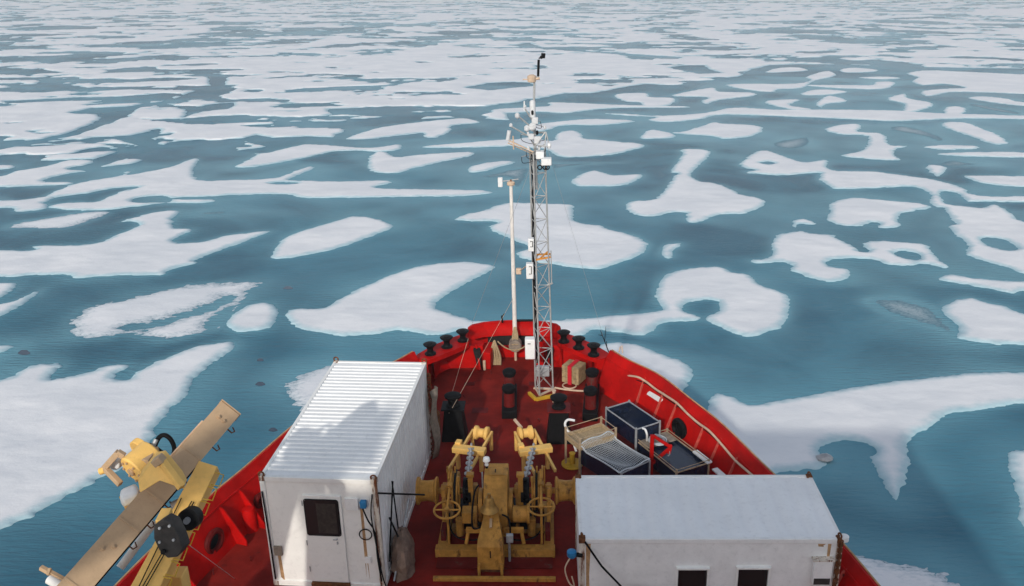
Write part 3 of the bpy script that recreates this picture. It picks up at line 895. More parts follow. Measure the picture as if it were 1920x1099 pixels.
for s in (1, -1):
    mb = MB()
    rows = [side(c_out, s, ZT), side(c_cap, s, ZT + .03), side(c_k, s, ZK)]
    mb.strip(rows)
    # inner wall with its mooring openings cut out
    wr = wall_rows(c_k, ZK, c_d, 0., 16)
    vs = [p for cc, zz in wr for p in side(cc, s, zz)]
    n = len(rail); fs = []
    for i in range(15):
        for k in range(n - 1):
            yc = (c_k[k][1] + c_k[k + 1][1]) / 2; zc = ZK * (1 - (i + .5) / 15)
            if any(((yc - hy) / (hw * .92)) ** 2 + ((zc - hz) / (hh * .92)) ** 2 < 1 for hy, hz, hw, hh in HAWSE[s]):
                continue
            fs.append((i * n + k, i * n + k + 1, (i + 1) * n + k + 1, (i + 1) * n + k))
    mb.add(vs, fs)
    mb.build('bulwark', 'red', ship)
    # outer plating
    mb = MB()
    wr = wall_rows(c_out, ZT - .01, offset_curve(rail, .10), 0., 20)
    vs = [p for cc, zz in wr for p in side(cc, s, zz)]; fs = []
    for i in range(19):
        for k in range(n - 1):
            yc = (rail[k][1] + rail[k + 1][1]) / 2; zc = ZT * (1 - (i + .5) / 19)
            if any(((yc - hy) / (hw * .95)) ** 2 + ((zc - hz) / (hh * .95)) ** 2 < 1 for hy, hz, hw, hh in HAWSE[s]):
                continue
            fs.append((i * n + k, i * n + k + 1, (i + 1) * n + k + 1, (i + 1) * n + k))
    mb.add(vs, fs)
    mb.strip([side(offset_curve(rail, .10), s, 0.), side(offset_curve(rail, .35), s, -2.2), side(offset_curve(rail, 1.0), s, -9.)])
    mb.build('hull', 'hull', ship)
    mb = MB().tube(side(offset_curve(rail, .02), s, ZT + .01)[26 * 2::3] + [side(offset_curve(rail, .02), s, ZT + .01)[-1]], .022, 8)
    mb.build('rail', 'stain', ship)
    for hy, hz, hw, hh in HAWSE[s]:
        k = int(np.argmin(abs(c_k[:, 1] - hy)))
        t_in = (ZK - hz) / ZK
        ci = c_k[k] * (1 - t_in) + c_d[k] * t_in; co = offset_curve(rail, .06)[k]
        tg = rail[k + 2] - rail[k - 2]; tg = tg / np.linalg.norm(tg)
        tv = np.array([s * tg[0], tg[1], 0]); up = np.array([0, 0, 1.])
        cin = np.array([CXL + s * ci[0], ci[1], hz]); cou = np.array([CXL + s * co[0], co[1], hz])
        hs = hw / max(.5, abs(tv[1]))
        ring_in = [cin + tv * hs * cos(a) + up * hh * sin(a) for a in np.linspace(0, 2 * pi, 28, endpoint=False)]
        ring_out = [cou + tv * hs * cos(a) + up * hh * sin(a) for a in np.linspace(0, 2 * pi, 28, endpoint=False)]
        mb = MB(); mb.strip([ring_in + ring_in[:1], ring_out + ring_out[:1]])
        lin = mb.build('mooring_port', 'black', ship)
        MB().tube(ring_in, .075, 8, closed=True).build('port_rim', 'black' if s == 1 else 'darkred', lin)  # starboard rim is black to paint in the shade round the opening
    MB().tube([(a, b, c - .01) for a, b, c in side(c_k, s, ZK)][26 * 2::3], .028, 8).build('knuckle_bar', 'red', ship)
    # stiffening ribs inside the bulwark
    for yy in ([13.2, 14.3, 15.4, 16.5, 18.45, 19.15, 20.7, 21.5, 22.4] if s == -1 else [16., 17.2, 18.4, 19.6, 20.6, 21.5, 22.3, 23.6, 24.3, 25.2]):
        k = int(np.argmin(abs(c_k[:, 1] - yy)))
        tg = rail[k + 1] - rail[k - 1]; tg /= np.linalg.norm(tg); nn = np.array([-tg[1], tg[0]])
        q = lambda c, d, z: np.array([CXL + s * (c[k][0] + nn[0] * d), c[k][1] + nn[1] * d, z])
        e = np.array([s * tg[0], tg[1], 0]) * .035
        if s == -1:
            poly = [q(c_k, -.02, ZK), q(c_k, .12, ZK - .06), q(c_d, .30, .14), q(c_d, .30, .0), q(c_d, -.02, 0.)]
        else:
            poly = [q(c_k, -.02, ZK), q(c_k, .07, ZK - .04), q(c_d, .09, 0.), q(c_d, -.02, 0.)]
        MB().prism(poly, e).build('bulwark_rib', 'red' if s == -1 else 'redlit', ship)
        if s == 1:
            MB().beam(q(c_out, .02, ZT + .012), q(c_k, -.005, ZK + .012), .022, .012).build('plate_seam', 'redlit', ship)
            MB().box(*[v for a_ in zip(q(c_k, .03, ZK - .12) - .035, q(c_k, .03, ZK - .12) + .035) for v in a_]).build('pipe_bracket', 'darkred', ship, bevel=.008)
# deck
bowd = [(2.55, 27.6), (2.2, 28.2), (1.6, 28.95), (.9, 29.2), (0, 29.3)]
st = [(CXL + p[0], p[1], 0.) for p in c_d] + [(CXL + p[0], p[1], 0.) for p in bowd]
pt = [(2 * CXL - p[0], p[1], 0.) for p in st][::-1]
mb = MB(); rows = [[a, ((a[0] + b[0]) / 2, a[1], 0.), b] for a, b in zip(st, pt[::-1])]
mb.strip(rows)
mb.build('deck', 'deck', ship)
# bow shelves with their inner walls
for s in (1, -1):
    Q = lambda x, y, z: (CXL + s * x, y, z)
    outer = [(3.27, 26.84), (3.12, 27.25), (2.75, 27.85), (2.2, 28.5), (1.62, 29.02)]
    inner = [(2.78, 26.70), (2.40, 27.05), (2.05, 27.42), (1.75, 27.75), (1.5, 28.08)]
    mb = MB(); zt, zb = .96, .80
    mb.strip([[Q(*a, zt), Q(*b, zt)] for a, b in zip(outer, inner)])
    mb.strip([[Q(*b, zt), Q(*b, zb)] for b in inner])
    mb.strip([[Q(*a, zb), Q(*b, zb)] for a, b in zip(outer, inner)])
    mb.strip([[Q(*a, zt), Q(*[v * .985 for v in a], -.2), Q(a[0] * .8, a[1] * .955, -9.)] for a in outer])
    mb.add([Q(3.25, 26.85, ZT), Q(3.0, 26.72, ZK), Q(2.76, 26.70, .96), Q(3.27, 26.86, .96)], [(0, 1, 2, 3)]); mb.add([Q(3.02, 26.70, 1.0), Q(2.76, 26.68, .96), Q(2.62, 26.6, 0), Q(2.75, 26.7, 0)], [(0, 1, 2, 3)])
    mb.build('bow_shelf', 'red', ship)
    mb = MB()
    mb.prism([Q(2.62, 27.3, 0), Q(2.45, 28.12, 0), Q(1.05, 28.2, 0), Q(1.0, 28.5, 0), Q(1.6, 28.9, 0), Q(2.75, 27.75, 0)], (0, 0, .80))
    mb.build('shelf_wall', 'red', ship)
    mb = MB()
    mb.prism([Q(1.02, 28.05, 0), Q(.78, 28.0, 0), Q(.66, 28.95, 0), Q(1.45, 28.95, 0)], (0, 0, .62))
    mb.build('bow_cheek', 'red', ship, bevel=.03)
    MB().prism([Q(1.10, 27.98, .1), Q(1.26, 27.98, .22), Q(1.36, 27.98, .74), Q(1.14, 27.98, .74)], (0, .3, 0)).build('bow_slot_shade', 'recess_shade', ship)  # solid dark block painted as the slot's shade
    MB().beam(Q(1.18, 27.95, .02), Q(1.32, 28.3, .8), .05, .30).build('bow_bracket', 'red', ship)
front = [(1.62, 29.0), (1.5, 29.25), (1.1, 29.46), (.55, 29.58), (0, 29.62)]
arc = [(CXL + a, b) for a, b in front] + [(CXL - a, b) for a, b in front[::-1][1:]]
mb = MB()
mb.prism([(a, b, 0) for a, b in arc], (0, 0, .34)).build('bow_sill', 'red', ship)
mb = MB()
arc_in = [(CXL + (a - CXL) * .98, b - .42) for a, b in arc]
mb.strip([[(a, b, 1.08) for a, b in arc], [(a * .985 + CXL * .015, b - .05, 1.18) for a, b in arc], [(a * .97 + CXL * .03, b - .16, 1.17) for a, b in arc],
          [(a, b + .03, .97) for a, b in arc_in], [(a, b - .02, .76) for a, b in arc_in], [(a, b + .2, .72) for a, b in arc_in]])
mb.strip([[(a, b, 1.08) for a, b in arc], [(a, b - .05, 0) for a, b in arc], [(CXL + (a - CXL) * .6, b - 1.6, -9) for a, b in arc]])
for sx in (1, -1):
    mb.prism([(CXL + sx * 1.60, 28.58, .64), (CXL + sx * 1.60, 28.62, .95), (CXL + sx * 1.6, 28.9, 1.16), (CXL + sx * 1.62, 29.05, 1.08), (CXL + sx * 1.62, 29.05, .6)], (-sx * .05, 0, 0))
mb.build('bow_hood', 'red', ship)
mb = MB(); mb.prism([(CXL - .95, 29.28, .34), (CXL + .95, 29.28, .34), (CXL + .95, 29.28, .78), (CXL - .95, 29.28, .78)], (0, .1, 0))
mb.build('hawse_recess_shade', 'recess_shade', ship)
MB().box(CXL + .05, CXL + .7, 29.42, 29.56, 1.165, 1.21).build('bow_plate', 'black', ship, bevel=.01)
# white posts and small eyes at the bow
MB().cyl((CXL + .04, 28.75, 0), (CXL + .04, 28.75, .32), .045, n=10).build('eye_post', 'cream', ship)
MB().cyl((CXL - 1.0, 28.0, 0), (CXL - 1.0, 28.0, .34), .05, n=10).build('eye_post', 'cream', ship)
for px, py, w_, l_ in ((900, 770, .5, .35), (1000, 720, .3, .3), (880, 720, .35, .25)):
    p = P(px, py, z=0); MB().box(p[0] - w_ / 2, p[0] + w_ / 2, p[1] - l_ / 2, p[1] + l_ / 2, .004, .014).build('deck_plate', 'darkred', ship, bevel=.004)
for px, py in ((870, 745), (920, 700), (1010, 790), (1075, 760), (470, 1050), (400, 1075)):
    p = P(px, py, z=0); MB().torus(p + (0, 0, .03), (1, .4, 0), .055, .014, 14, 6).build('lashing_eye', 'darkred', ship)
# two round red mooring columns on the port side
for px, py, hgt in ((447, 992, .62), (484, 962, .72)):
    p = P(px, py, z=0) + (.32, 0, 0); mb = MB()
    mb.lathe([(.2, 0), (.17, .05), (.165, hgt - .1), (.14, hgt - .02), (.06, hgt)], p, 18)
    mb.build('mooring_column', 'red', ship)
# coaming strips on the deck in front of the windlass
for a, b, w in (((812, 1085), (1042, 1086), .09),):
    pa, pb = P(*a, z=.05), P(*b, z=.05)
    MB().beam(pa, pb, w, .10).build('deck_coaming', 'ochre', ship, bevel=.01)
# the wheelhouse the picture is taken from
WX0 = -9.2
mb = MB(); mb.box(WX0, CXL + 9.4, -13.5, -.9, .02, 10.9)
mb.box(WX0 - .1, CXL + 9.5, -13.6, -.8, 10.9, 11.15)
mb.build('wheelhouse', 'white', ship, bevel=.05)
mb = MB(); mb.box(WX0 - .1, -7.6, -1.0, -.9, 11.15, 11.75); mb.box(-7.59, CXL + 9.5, -1.0, -.9, 11.15, 12.3)
mb.build('shade_screen', 'white', ship, bevel=.02)  # unseen screen, its stepped height shaped for the shade on foredeck and container
mb = MB()
for k in range(12):
    mb.box(WX0 + .3 + k * 1.4, WX0 + 1.5 + k * 1.4, -.91, -.86, 8.9, 10.2)
mb.build('bridge_window', 'glass', ship)
DS = np.array([sin(SUN_AZ) * cos(SUN_EL), cos(SUN_AZ) * cos(SUN_EL), -sin(SUN_EL)])


def shade_src(p, y0):
    """where the thing that shades a point of the deck cargo stands, in the plane y0"""
    return p + DS * ((y0 - p[1]) / DS[1])


tw = [shade_src(p, -3.2) for p in (P(486, 1003, y=16.75), P(486, 897, y=16.75), P(560, 860, z=2.86), P(640, 818, z=2.86), P(705, 782, z=2.86), P(738, 769, z=2.86), P(742, 780, z=2.86), P(728, 812, z=2.86), P(700, 880, z=2.86), P(640, 876, z=2.86), P(600, 893, y=16.75))]
mb = MB(); mb.prism(tw, (0, .4, 0))
mb.beam((tw[-2][0], -3., tw[-2][2]), (tw[-2][0] + .5, -3., 11.1), .25, .25, (0, 1, 0))
mb.build('shadow_silhouette', 'white', ship)  # unseen plate added, outlined so that its shadow falls on the container

# marking and sign on the starboard bulwark
def on_wall(px, py):
    """point on the starboard inner wall seen at a pixel"""
    best = None
    for z in np.linspace(.02, ZK, 60):
        p = P(px, py, z=z)
        t = (ZK - z) / ZK
        k = int(np.argmin(abs(c_k[:, 1] - p[1])))
        xw_ = CXL + c_k[k][0] * (1 - t) + c_d[k][0] * t
        e = abs(p[0] - xw_)
        if best is None or e < best[0]:
            best = (e, p, k)
    k = best[2]; tg = rail[k + 1] - rail[k - 1]; tg /= np.linalg.norm(tg)
    return best[1], np.array([-tg[1], tg[0], 0.]), np.array([tg[0], tg[1], 0.])


def wall_quad(mb, pxs, lift=.012, th=.01):
    q = []
    for a in pxs:
        p, n_, t_ = on_wall(*a); q.append(p + n_ * lift)
    mb.prism(q, n_ * th)


mb = MB(); wall_quad(mb, [(1219, 733), (1246, 749), (1238, 755), (1212, 738)])
mb.build('notice_plate', 'plastic', ship)
mb = MB()
for (x0, y0, L) in ((1214, 742, 2), (1217, 744, 2), (1212, 746, 5), (1219, 750, 4), (1225, 753.5, 5), (1230, 757, 5), (1215, 752, 4), (1220, 755.5, 5), (1227, 759.5, 4)):
    wall_quad(mb, [(x0, y0), (x0 + L, y0 + L * .62), (x0 + L - 1, y0 + L * .62 + 2.2), (x0 - 1, y0 + 2.2)], .006, .004)
mb.build('painted_lettering', 'plastic', ship)

# ------------------------------------------------------------------ roller fairleads on the bow shelves
def roller_parts(t, r=.2, h=.42, col='black'):
    mb = MB(); mb.lathe([(r * .95, 0), (r * .95, .04), (r * .7, .06), (r * .62, .10)], n=20)
    mb.build('base', 'black', t)
    mb = MB(); mb.lathe([(r * .55, .09), (r * .48, h * .42), (r * .62, h * .62), (r * 1.02, h * .78), (r * 1.12, h * .86), (r * 1.0, h * .90), (r * .5, h * .91), (r * .42, h * .97), (.02, h * .98)], n=22)
    d = mb.build('roller', col, t)
    return t


lb = {-1: ['outermost', 'middle', 'innermost'], 1: ['innermost', 'middle', 'outermost']}
first = None
for s, spots in ((-1, [(807, 664), (838, 651), (868, 639)]), (1, [(1057, 641), (1085, 653), (1113, 666)])):
    for i, (px, py) in enumerate(spots):
        p = P(px, py, z=.965)
        lab_ = f'{lb[s][i]} black mushroom roller on the {"left" if s < 0 else "right"} bow shelf'
        if first is None:
            first = thing('roller_fairlead', lab_, 'roller', p, 0., 'black mooring rollers on the bow shelves')
            ORG[first] = (0, 0, 0)
            roller_parts(first)
        else:
            dup(first, p, 0, lab_)

# ------------------------------------------------------------------ pedestal rollers
def pedestal(loc, label, plate):
    t = thing('pedestal_roller', label, 'mooring roller', loc, 0., 'black pedestal rollers on the foredeck'); ORG[t] = (0, 0, 0)
    b, a, h = .36, .25, .98
    mb = MB(); mb.add([(x * w, y * w, z) for w, z in ((b, 0), (a, h)) for x, y in ((-1, -1), (1, -1), (1, 1), (-1, 1))],
                      [(0, 3, 2, 1), (4, 5, 6, 7), (0, 1, 5, 4), (1, 2, 6, 5), (2, 3, 7, 6), (3, 0, 4, 7)])
    mb.build('pedestal', 'black', t, bevel=.02)
    mb = MB(); mb.box(-.34, .34, -.3, .3, h, h + .04); mb.build('top_plate', plate, t, bevel=.01)
    mb = MB(); mb.lathe([(.2, h + .04), (.2, h + .08), (.15, h + .12), (.15, h + .24), (.24, h + .32), (.25, h + .37), (.2, h + .40), (.1, h + .42)], n=22)
    mb.build('roller', 'rubber', t)
    return t


pedestal(P(853, 818, z=0), 'black pedestal roller left on the deck beside the white container', 'black')
pedestal(P(1048, 822, z=0), 'black pedestal roller with a red top plate beside the tan tray', 'darkred')

# ------------------------------------------------------------------ double bollards
def bollards(pn, pf, label):
    c = (np.array(pn) + np.array(pf)) / 2
    t = thing('double_bollard', label, 'bollard', c, 0., 'double bollards on the foredeck')
    d = np.array(pf) - np.array(pn); d /= np.linalg.norm(d)
    mb = MB(); mb.beam(pn - d * .42 + (0, 0, .13), pf + d * .35 + (0, 0, .13), .46, .26); mb.build('base', 'black', t, bevel=.02)
    for q in (pn, pf):
        mb = MB(); mb.lathe([(.18, .24), (.17, .35), (.17, .74), (.16, .78)], q, 20); p_ = mb.build('post', 'darkred', t)
        MB().lathe([(.18, .72), (.215, .80), (.215, .88), (.15, .93), (.06, .96)], q, 20).build('cap', 'rubber', p_)
    return t


bollards(P(955, 778, z=0) + (0, .15, 0), P(956, 742, z=0), 'double bollard on the centre of the deck, left of the lattice mast')
bollards(P(1107, 778, z=0), P(1110, 742, z=0), 'double bollard at the foot of the right bulwark behind the blue tank')

# ------------------------------------------------------------------ lattice mast
mt = thing('lattice_mast', 'tall pale lattice mast crowded with weather instruments near the bow', 'mast', P(1018, 735, z=0))
b0 = [P(1004, 722, z=.06), P(1037, 737, z=.06), P(1008, 748, z=.06)]
b0 = [np.array([-.50, 26.52, .06]), np.array([.07, 26.45, .06]), np.array([-.36, 26.02, .06])]
TOPZ = 7.9
lean = np.array([-.10, 0, 0])
legs = []
for p in b0:
    q = np.array([p[0] * 1. + lean[0], p[1], TOPZ])
    c0 = sum(b0) / 3
    q[:2] = (c0[:2] + lean[:2]) + (p[:2] - c0[:2]) * .78
    legs.append((p, q))
    MB().cyl(p, q, .027, .024, 10).build('leg', 'alloy', mt)
NB = 11
for i in range(3):
    mb = MB()
    (a0, a1), (c0_, c1_) = legs[i], legs[(i + 1) % 3]
    for k in range(NB):
        t0, t1 = k / NB, (k + 1) / NB
        L = lambda t: a0 + (a1 - a0) * t
        Rr = lambda t: c0_ + (c1_ - c0_) * t
        mb.cyl(L(t0), Rr(t0), .012, n=6)
        mb.cyl(L(t0), Rr(t1), .012, n=6) if k % 2 == 0 else mb.cyl(Rr(t0), L(t1), .012, n=6)
        if k < 5 and i == 0:
            mb.cyl(Rr(t0), L(t1), .014, n=6)
    mb.build('bracing', 'alloy', mt)
# black cable bundle up the left leg
cab = [legs[0][0] + (legs[0][1] - legs[0][0]) * t + np.array([.06 + .02 * sin(9 * t), -.10, 0]) for t in np.linspace(.12, .98, 30)]
MB().tube(cab, .045, 8).build('cable_bundle', 'rubber', mt)
topc = sum(q for _, q in legs) / 3
mp = lambda px, py, y=26.2: P(px, py, y=y)
mb = MB()
p1 = mp(1001, 210); p2 = mp(1002, 150)
mb.cyl((topc[0], topc[1], TOPZ - 1.2), (p1[0], 26.2, p1[2]), .042, .04, 10).cyl(p1, p2, .035, .028, 10)
mb.build('topmast', 'alloy', mt)
MB().cyl(mp(1009, 143), mp(1010, 112), .035, n=8).build('whip_aerial', 'black', mt)
MB().cyl(mp(1002, 152), mp(1009, 143), .03, n=8).build('aerial_clamp', 'alloy', mt)
mb = MB(); mb.cyl(mp(1010, 110), mp(1018, 105), .02, n=6); mb.cyl(mp(1018, 109), mp(1019, 100), .06, n=8); mb.cyl(mp(1013, 108), mp(1017, 107), .045, n=8)
mb.build('anemometer', 'black', mt)
mb = MB(); mb.cyl(mp(980, 149), mp(992, 149), .018, n=6); mb.lathe([(.05, -.1), (.12, -.08), (.13, .08), (.06, .12)], mp(997, 148), 14); mb.cyl(mp(1002, 148), mp(1012, 147), .04, n=8)
mb.build('wind_sensor', 'cream', mt)
mb = MB(); a = mp(1000, 203); mb.lathe([(.06, -.25), (.085, -.22), (.085, .2), (.05, .25)], a - np.array([.02, .12, 0]), 14); mb.build('sensor_housing', 'sensorgrey', mt)
# instrument arms on the port side
arms = [((1004, 245), (972, 218)), ((1002, 232), (985, 205)), ((1003, 262), (960, 238)), ((1000, 285), (952, 262)), ((1001, 272), (990, 250))]
for (a, b) in arms:
    pa, pb = mp(*a), mp(*b, 26.0)
    ar = MB().cyl(pa, pb, .022, n=6).build('instrument_arm', 'alloy', mt)
for (a, r_) in (((970, 217), .07), ((984, 200), .045), ((958, 235), .05), ((998, 238), .10), ((988, 241), .08)):
    MB().lathe([(r_ * .3, -r_ * 1.2), (r_, -r_ * .6), (r_, r_ * .6), (r_ * .3, r_ * 1.2)], mp(*a, 26.0), 12).build('sensor', 'sensorgrey', mt)
MB().cyl(mp(955, 245, 26.0), mp(952, 263, 26.0), .06, n=10).build('gas_sampler', 'sensorgrey', mt)
MB().cyl(mp(983, 190, 26.0), mp(983, 207, 26.), .02, n=6).build('thin_aerial', 'plastic', mt)
mb = MB(); mb.beam(mp(950, 262, 26.0), mp(1000, 285, 26.0), .05, .035); mb.beam(mp(952, 268, 26.2), mp(1000, 289, 26.2), .03, .03)
mb.cyl(mp(962, 255, 26.0), mp(963, 280, 26.), .02, n=6)
mb.build('side_platform', 'cream', mt)
mb = MB(); mb.cyl(mp(1003, 248), mp(1024, 248, 25.9), .02, n=6)
for a, b in (((1024, 248), (1030, 275)), ((1022, 248), (1005, 272)), ((1024, 248), (1021, 278)), ((1005, 272), (1031, 276))):
    mb.cyl(mp(*a, 25.9), mp(*b, 25.8), .016, n=6)
mb.build('outrigger', 'alloy', mt)
rr2 = random.Random(3)
for k in range(14):
    x0, y0 = rr2.uniform(992, 1008), rr2.uniform(212, 292)
    x1, y1 = x0 + rr2.choice((-1, -1, 1)) * rr2.uniform(8, 20), y0 + rr2.uniform(-14, 8)
    pa, pb = mp(x0, y0), mp(x1, y1, 26.0)
    am = MB().cyl(pa, pb, .011, n=6).build('instrument_arm', 'alloy', mt)
    q = pb - pa
    if k % 2:
        MB().lathe([(.015, -.06), (.035, -.04), (.035, .05), (.015, .07)], pb, 10).build('sensor', 'sensorgrey' if k % 4 == 1 else 'black', am)
    else:
        MB().tube(catmull([pb, pb + (.03, 0, -.18), pa + (.02, 0, -.22), pa + (0, 0, -.1)], 5), .009, 5).build('signal_cable', 'rubber', am)
for px, py, w_ in ((1003, 226, .09), (996, 256, .08), (1008, 262, .10), (1001, 236, .06)):
    q = mp(px, py, 26.0); MB().box(q[0] - w_, q[0] + w_, 25.93, 26.05, q[2] - w_, q[2] + w_).build('equipment_box', 'sensorgrey', mt, bevel=.012)
MB().lathe([(.03, -.08), (.06, 0), (.03, .08)], mp(1030, 273, 25.8), 10).build('small_sensor', 'plastic', mt)
for (x0, x1, y0, y1, yy) in ((1005, 1020, 283, 297, 26.0), (1015, 1034, 296, 309, 25.8)):
    a, b = mp(x0, y1, yy), mp(x1, y0, yy)
    bx = MB().box(a[0], b[0], yy - .14, yy + .14, a[2], b[2]).build('equipment_box', 'plastic', mt, bevel=.02)
mb = MB()
for px in (1012, 1022, 1026):
    mb.torus(mp(px, 314, 25.8), (0, 1, 0), .06, .018, 14, 6)
mb.build('cable_loop', 'black', mt)
MB().cyl(mp(1024, 310, 25.8), mp(1024, 345, 26.), .016, n=6).build('drop_rod', 'alloy', mt)
for (x0, x1, y0, y1, nm) in ((990.5, 1001, 446, 470, 'lower'), (987, 1000, 493, 521, '')):
    yy = 26.05; a, b = mp(x0, y1, yy), mp(x1, y0, yy)
    bx = MB().box(a[0], b[0], yy - .12, yy + .1, a[2], b[2]).build('equipment_box', 'plastic', mt, bevel=.02)
    c0, c1 = mp((x0 + x1) / 2 + 1, y0 + 7, yy - .125), mp((x0 + x1) / 2 + 1, y1 - 7, yy - .125)
    MB().tube([c0 + (-.04, 0, 0), c0 + (.03, 0, 0), c1 + (.03, 0, 0), c1 + (-.04, 0, 0)], .013, 6).build('handle', 'black', bx)
a, b = mp(985, 671, 26.0), mp(1003, 634, 26.0)
bx = MB().box(a[0], b[0], 25.86, 26.16, a[2], b[2]).build('equipment_box', 'whitedirty', mt, bevel=.03)
MB().beam(((a[0] + b[0]) / 2 - .07, 25.85, b[2] - .13), ((a[0] + b[0]) / 2 + .02, 25.85, b[2] - .13), .02, .02).build('handle', 'black', bx)
p = mp(1012, 655, 26.3); MB().box(p[0] - .12, p[0] + .3, 26.3, 26.45, .55, .9).build('equipment_box', 'grey', mt, bevel=.02)
mb = MB()
a, b = mp(1006, 487, 26.0), mp(1033, 482, 26.0)
mb.beam(a, b, .04, .05); mb.beam(a + (0, .4, .03), b + (0, .2, .03), .04, .05); mb.beam(a, a + (0, .4, 0), .04, .05); mb.beam(b, b + (0, .2, 0), .04, .05)
mb.beam(a + (.1, 0, .03), b + (-.1, .2, .1), .03, .04)
mb.build('orange_bracket', 'orange', mt)
mb = MB()
for px0 in (1028, 1033):
    mb.cyl(mp(px0, 470, 25.95), mp(px0 + 1.5, 532, 25.95), .016, n=6)
mb.cyl(mp(1026, 535, 26.0), mp(1036, 531, 25.95), .03, n=6)
mb.build('side_ladder', 'alloy', mt)
# foot frame
mb = MB(); mb.beam(b0[0] + (-.06, 0, -.02), b0[1] + (.06, 0, -.02), .06, .05); mb.beam(b0[1] + (0, 0, -.02), b0[2] + (0, 0, -.02), .06, .05); mb.beam(b0[2] + (0, 0, -.02), b0[0] + (0, 0, -.02), .06, .05)
mb.build('foot_frame', 'cream', mt)

mb = MB(); q = [P(992, 737, z=.05), P(1005, 749, z=.05), P(1037, 742, z=.05)]
mb.beam(q[0], q[1], .10, .10).beam(q[1], q[2], .10, .10)
t = mb.build('bent_guard_rail', 'brightyellow', None, bevel=.01); tag(t, 'bent yellow guard bar on the deck in front of the lattice mast', 'guard bar')
a, b = P(1039, 772, z=0), P(1039, 742, z=.28)
mb = MB(); mb.cyl((a[0], 25.3, 0), (a[0], 25.3, .55), .05, n=10).cyl((a[0], 25.3, .55), (a[0], 25.3, .58), .07, n=10)
t = mb.build('vent_stub', 'cream'); tag(t, 'cream vent stub at the right end of the yellow guard bar', 'vent pipe')

# ------------------------------------------------------------------ bow pole
pt_ = P(966, 640, y=29.05); pl = thing('bow_pole', 'slim rust-streaked white pole standing at the stem with a small lamp box', 'pole', (pt_[0], 28.95, .34))
py_ = 28.95
lo_, hi_ = P(966, 642, y=py_), P(958, 345, y=py_)
MB().cyl(lo_, hi_, .078, .056, 14).build('shaft', 'pole', pl)
MB().lathe([(.09, -.05), (.13, -.03), (.13, .06), (.07, .09)], hi_, 14).build('collar', 'cream', pl)
a = P(955, 338, y=py_); MB().cyl(hi_, a + (.05, 0, .02), .03, n=8).build('tip', 'rust', pl)
MB().cyl(P(942, 340, y=py_), P(972, 336, y=py_), .016, n=6).build('cross_arm', 'alloy', pl)
a, b = P(934, 350, y=py_), P(942, 333, y=py_); MB().box(a[0], b[0], py_ - .08, py_ + .08, a[2], b[2]).build('lamp_box', 'plastic', pl, bevel=.01)
a = P(972, 508, y=py_); MB().box(a[0] - .08, a[0] + .1, py_ - .1, py_ + .05, a[2] - .1, a[2] + .1).build('clamp', 'cream', pl, bevel=.02)
MB().cyl(a + (.05, 0, 0), P(990, 497, y=py_ - 1.5), .02, n=6).build('clamp_arm', 'cream', pl)
mb = MB(); c = P(966, 646, y=28.6)
mb.cyl((c[0], 28.78, c[2]), (c[0], 28.45, c[2] - .02), .22, n=20); mb.build('sheave', 'canvas', pl, bevel=.02)
mb = MB()
for k in range(4):
    x0 = -.09 + .06 * k
    mb.tube([(c[0] + x0 * .2, 28.84, c[2] + .55), (c[0] + x0 * .9, 28.72, c[2] + .3), (c[0] + x0, 28.44, c[2] + .05)], .03, 7)
mb.build('lashing', 'rope', pl)
mb = MB()
p = P(928, 676, z=0)
for k in range(5):
    x0 = p[0] - .16 + .08 * k
    mb.tube(catmull([(x0, 28.35, .02), (x0 + .02, 28.42, .4), (p[0] + .02, 28.5, .86), (x0 + .04, 28.44, .35), (x0 + .05, 28.33, .02)], 5), .03, 6)
o = mb.build('rope_hank', 'rope'); tag(o, 'tan rope hank hanging on the bow wall left of the pole', 'rope')
mb = MB(); mb.tube(sag(P(933, 640, y=28.5), P(990, 645, y=28.4), .28, 16), .022, 6)
o = mb.build('rope_swag', 'rope'); tag(o, 'pale rope swag looped under the round block at the pole foot', 'rope')

# ------------------------------------------------------------------ stay wires
def wire(pts, label, rad=.011, mat='grey', name='stay_wire', group='stay wires of the masts'):
    o = MB().tube(pts, rad, 6).build(name, mat); return tag(o, label, 'wire', group)


wire([mp(1000, 300), P(884, 610, y=29.0)], 'thin stay wire running from the mast down to the left bow corner', .005)
wire([mp(1026, 275), P(1140, 662, z=.97)], 'thin stay wire running from the mast down to the right bow shelf', .004)
wire([P(962, 560, y=28.9), P(848, 765, y=22.9)], 'longer pale wire from the pole across the deck to the left pedestal', .006, 'cream')
wire([P(878, 635, z=1.3), P(846, 742, z=.25), P(842, 775, z=.95)], 'shorter pale wire from the left bow roller down to the pedestal', .006, 'cream')
# antenna twigs
mb = MB(); a = P(1143, 664, z=1.0); b = P(1126, 620, y=26.8)
mb.cyl(a, b, .018, .008, 6); m_ = a + (b - a) * .55
mb.cyl(m_, P(1136, 612, y=26.8), .012, .006, 6); mb.cyl(a + (b - a) * .8, P(1122, 628, y=26.8), .016, .006, 6); mb.cyl(a + (b - a) * .3, P(1137, 640, y=26.8), .01, n=6)
o = mb.build('whip_antenna', 'black'); tag(o, 'black branching whip antenna on the right corner of the bow', 'antenna')
mb = MB(); a = P(942, 605, y=29.3); mb.cyl(a, P(941, 592, y=29.3), .03, n=8); mb.cyl(P(941, 594, y=29.3), P(946, 588, y=29.3), .018, n=6)
o = mb.build('mooring_light', 'black'); tag(o, 'small black fitting on top of the bow hood left of the pole', 'fitting')
mb = MB(); a = P(1161, 660, z=1.23); mb.cyl(a, P(1163, 650, y=a[1]), .02, n=6); mb.cyl(a + (.1, -.1, 0), P(1166, 648, y=a[1]), .02, n=6)
o = mb.build('rail_eye', 'cream'); tag(o, 'cream eye fitting on the right rail next to the whip antenna', 'fitting')

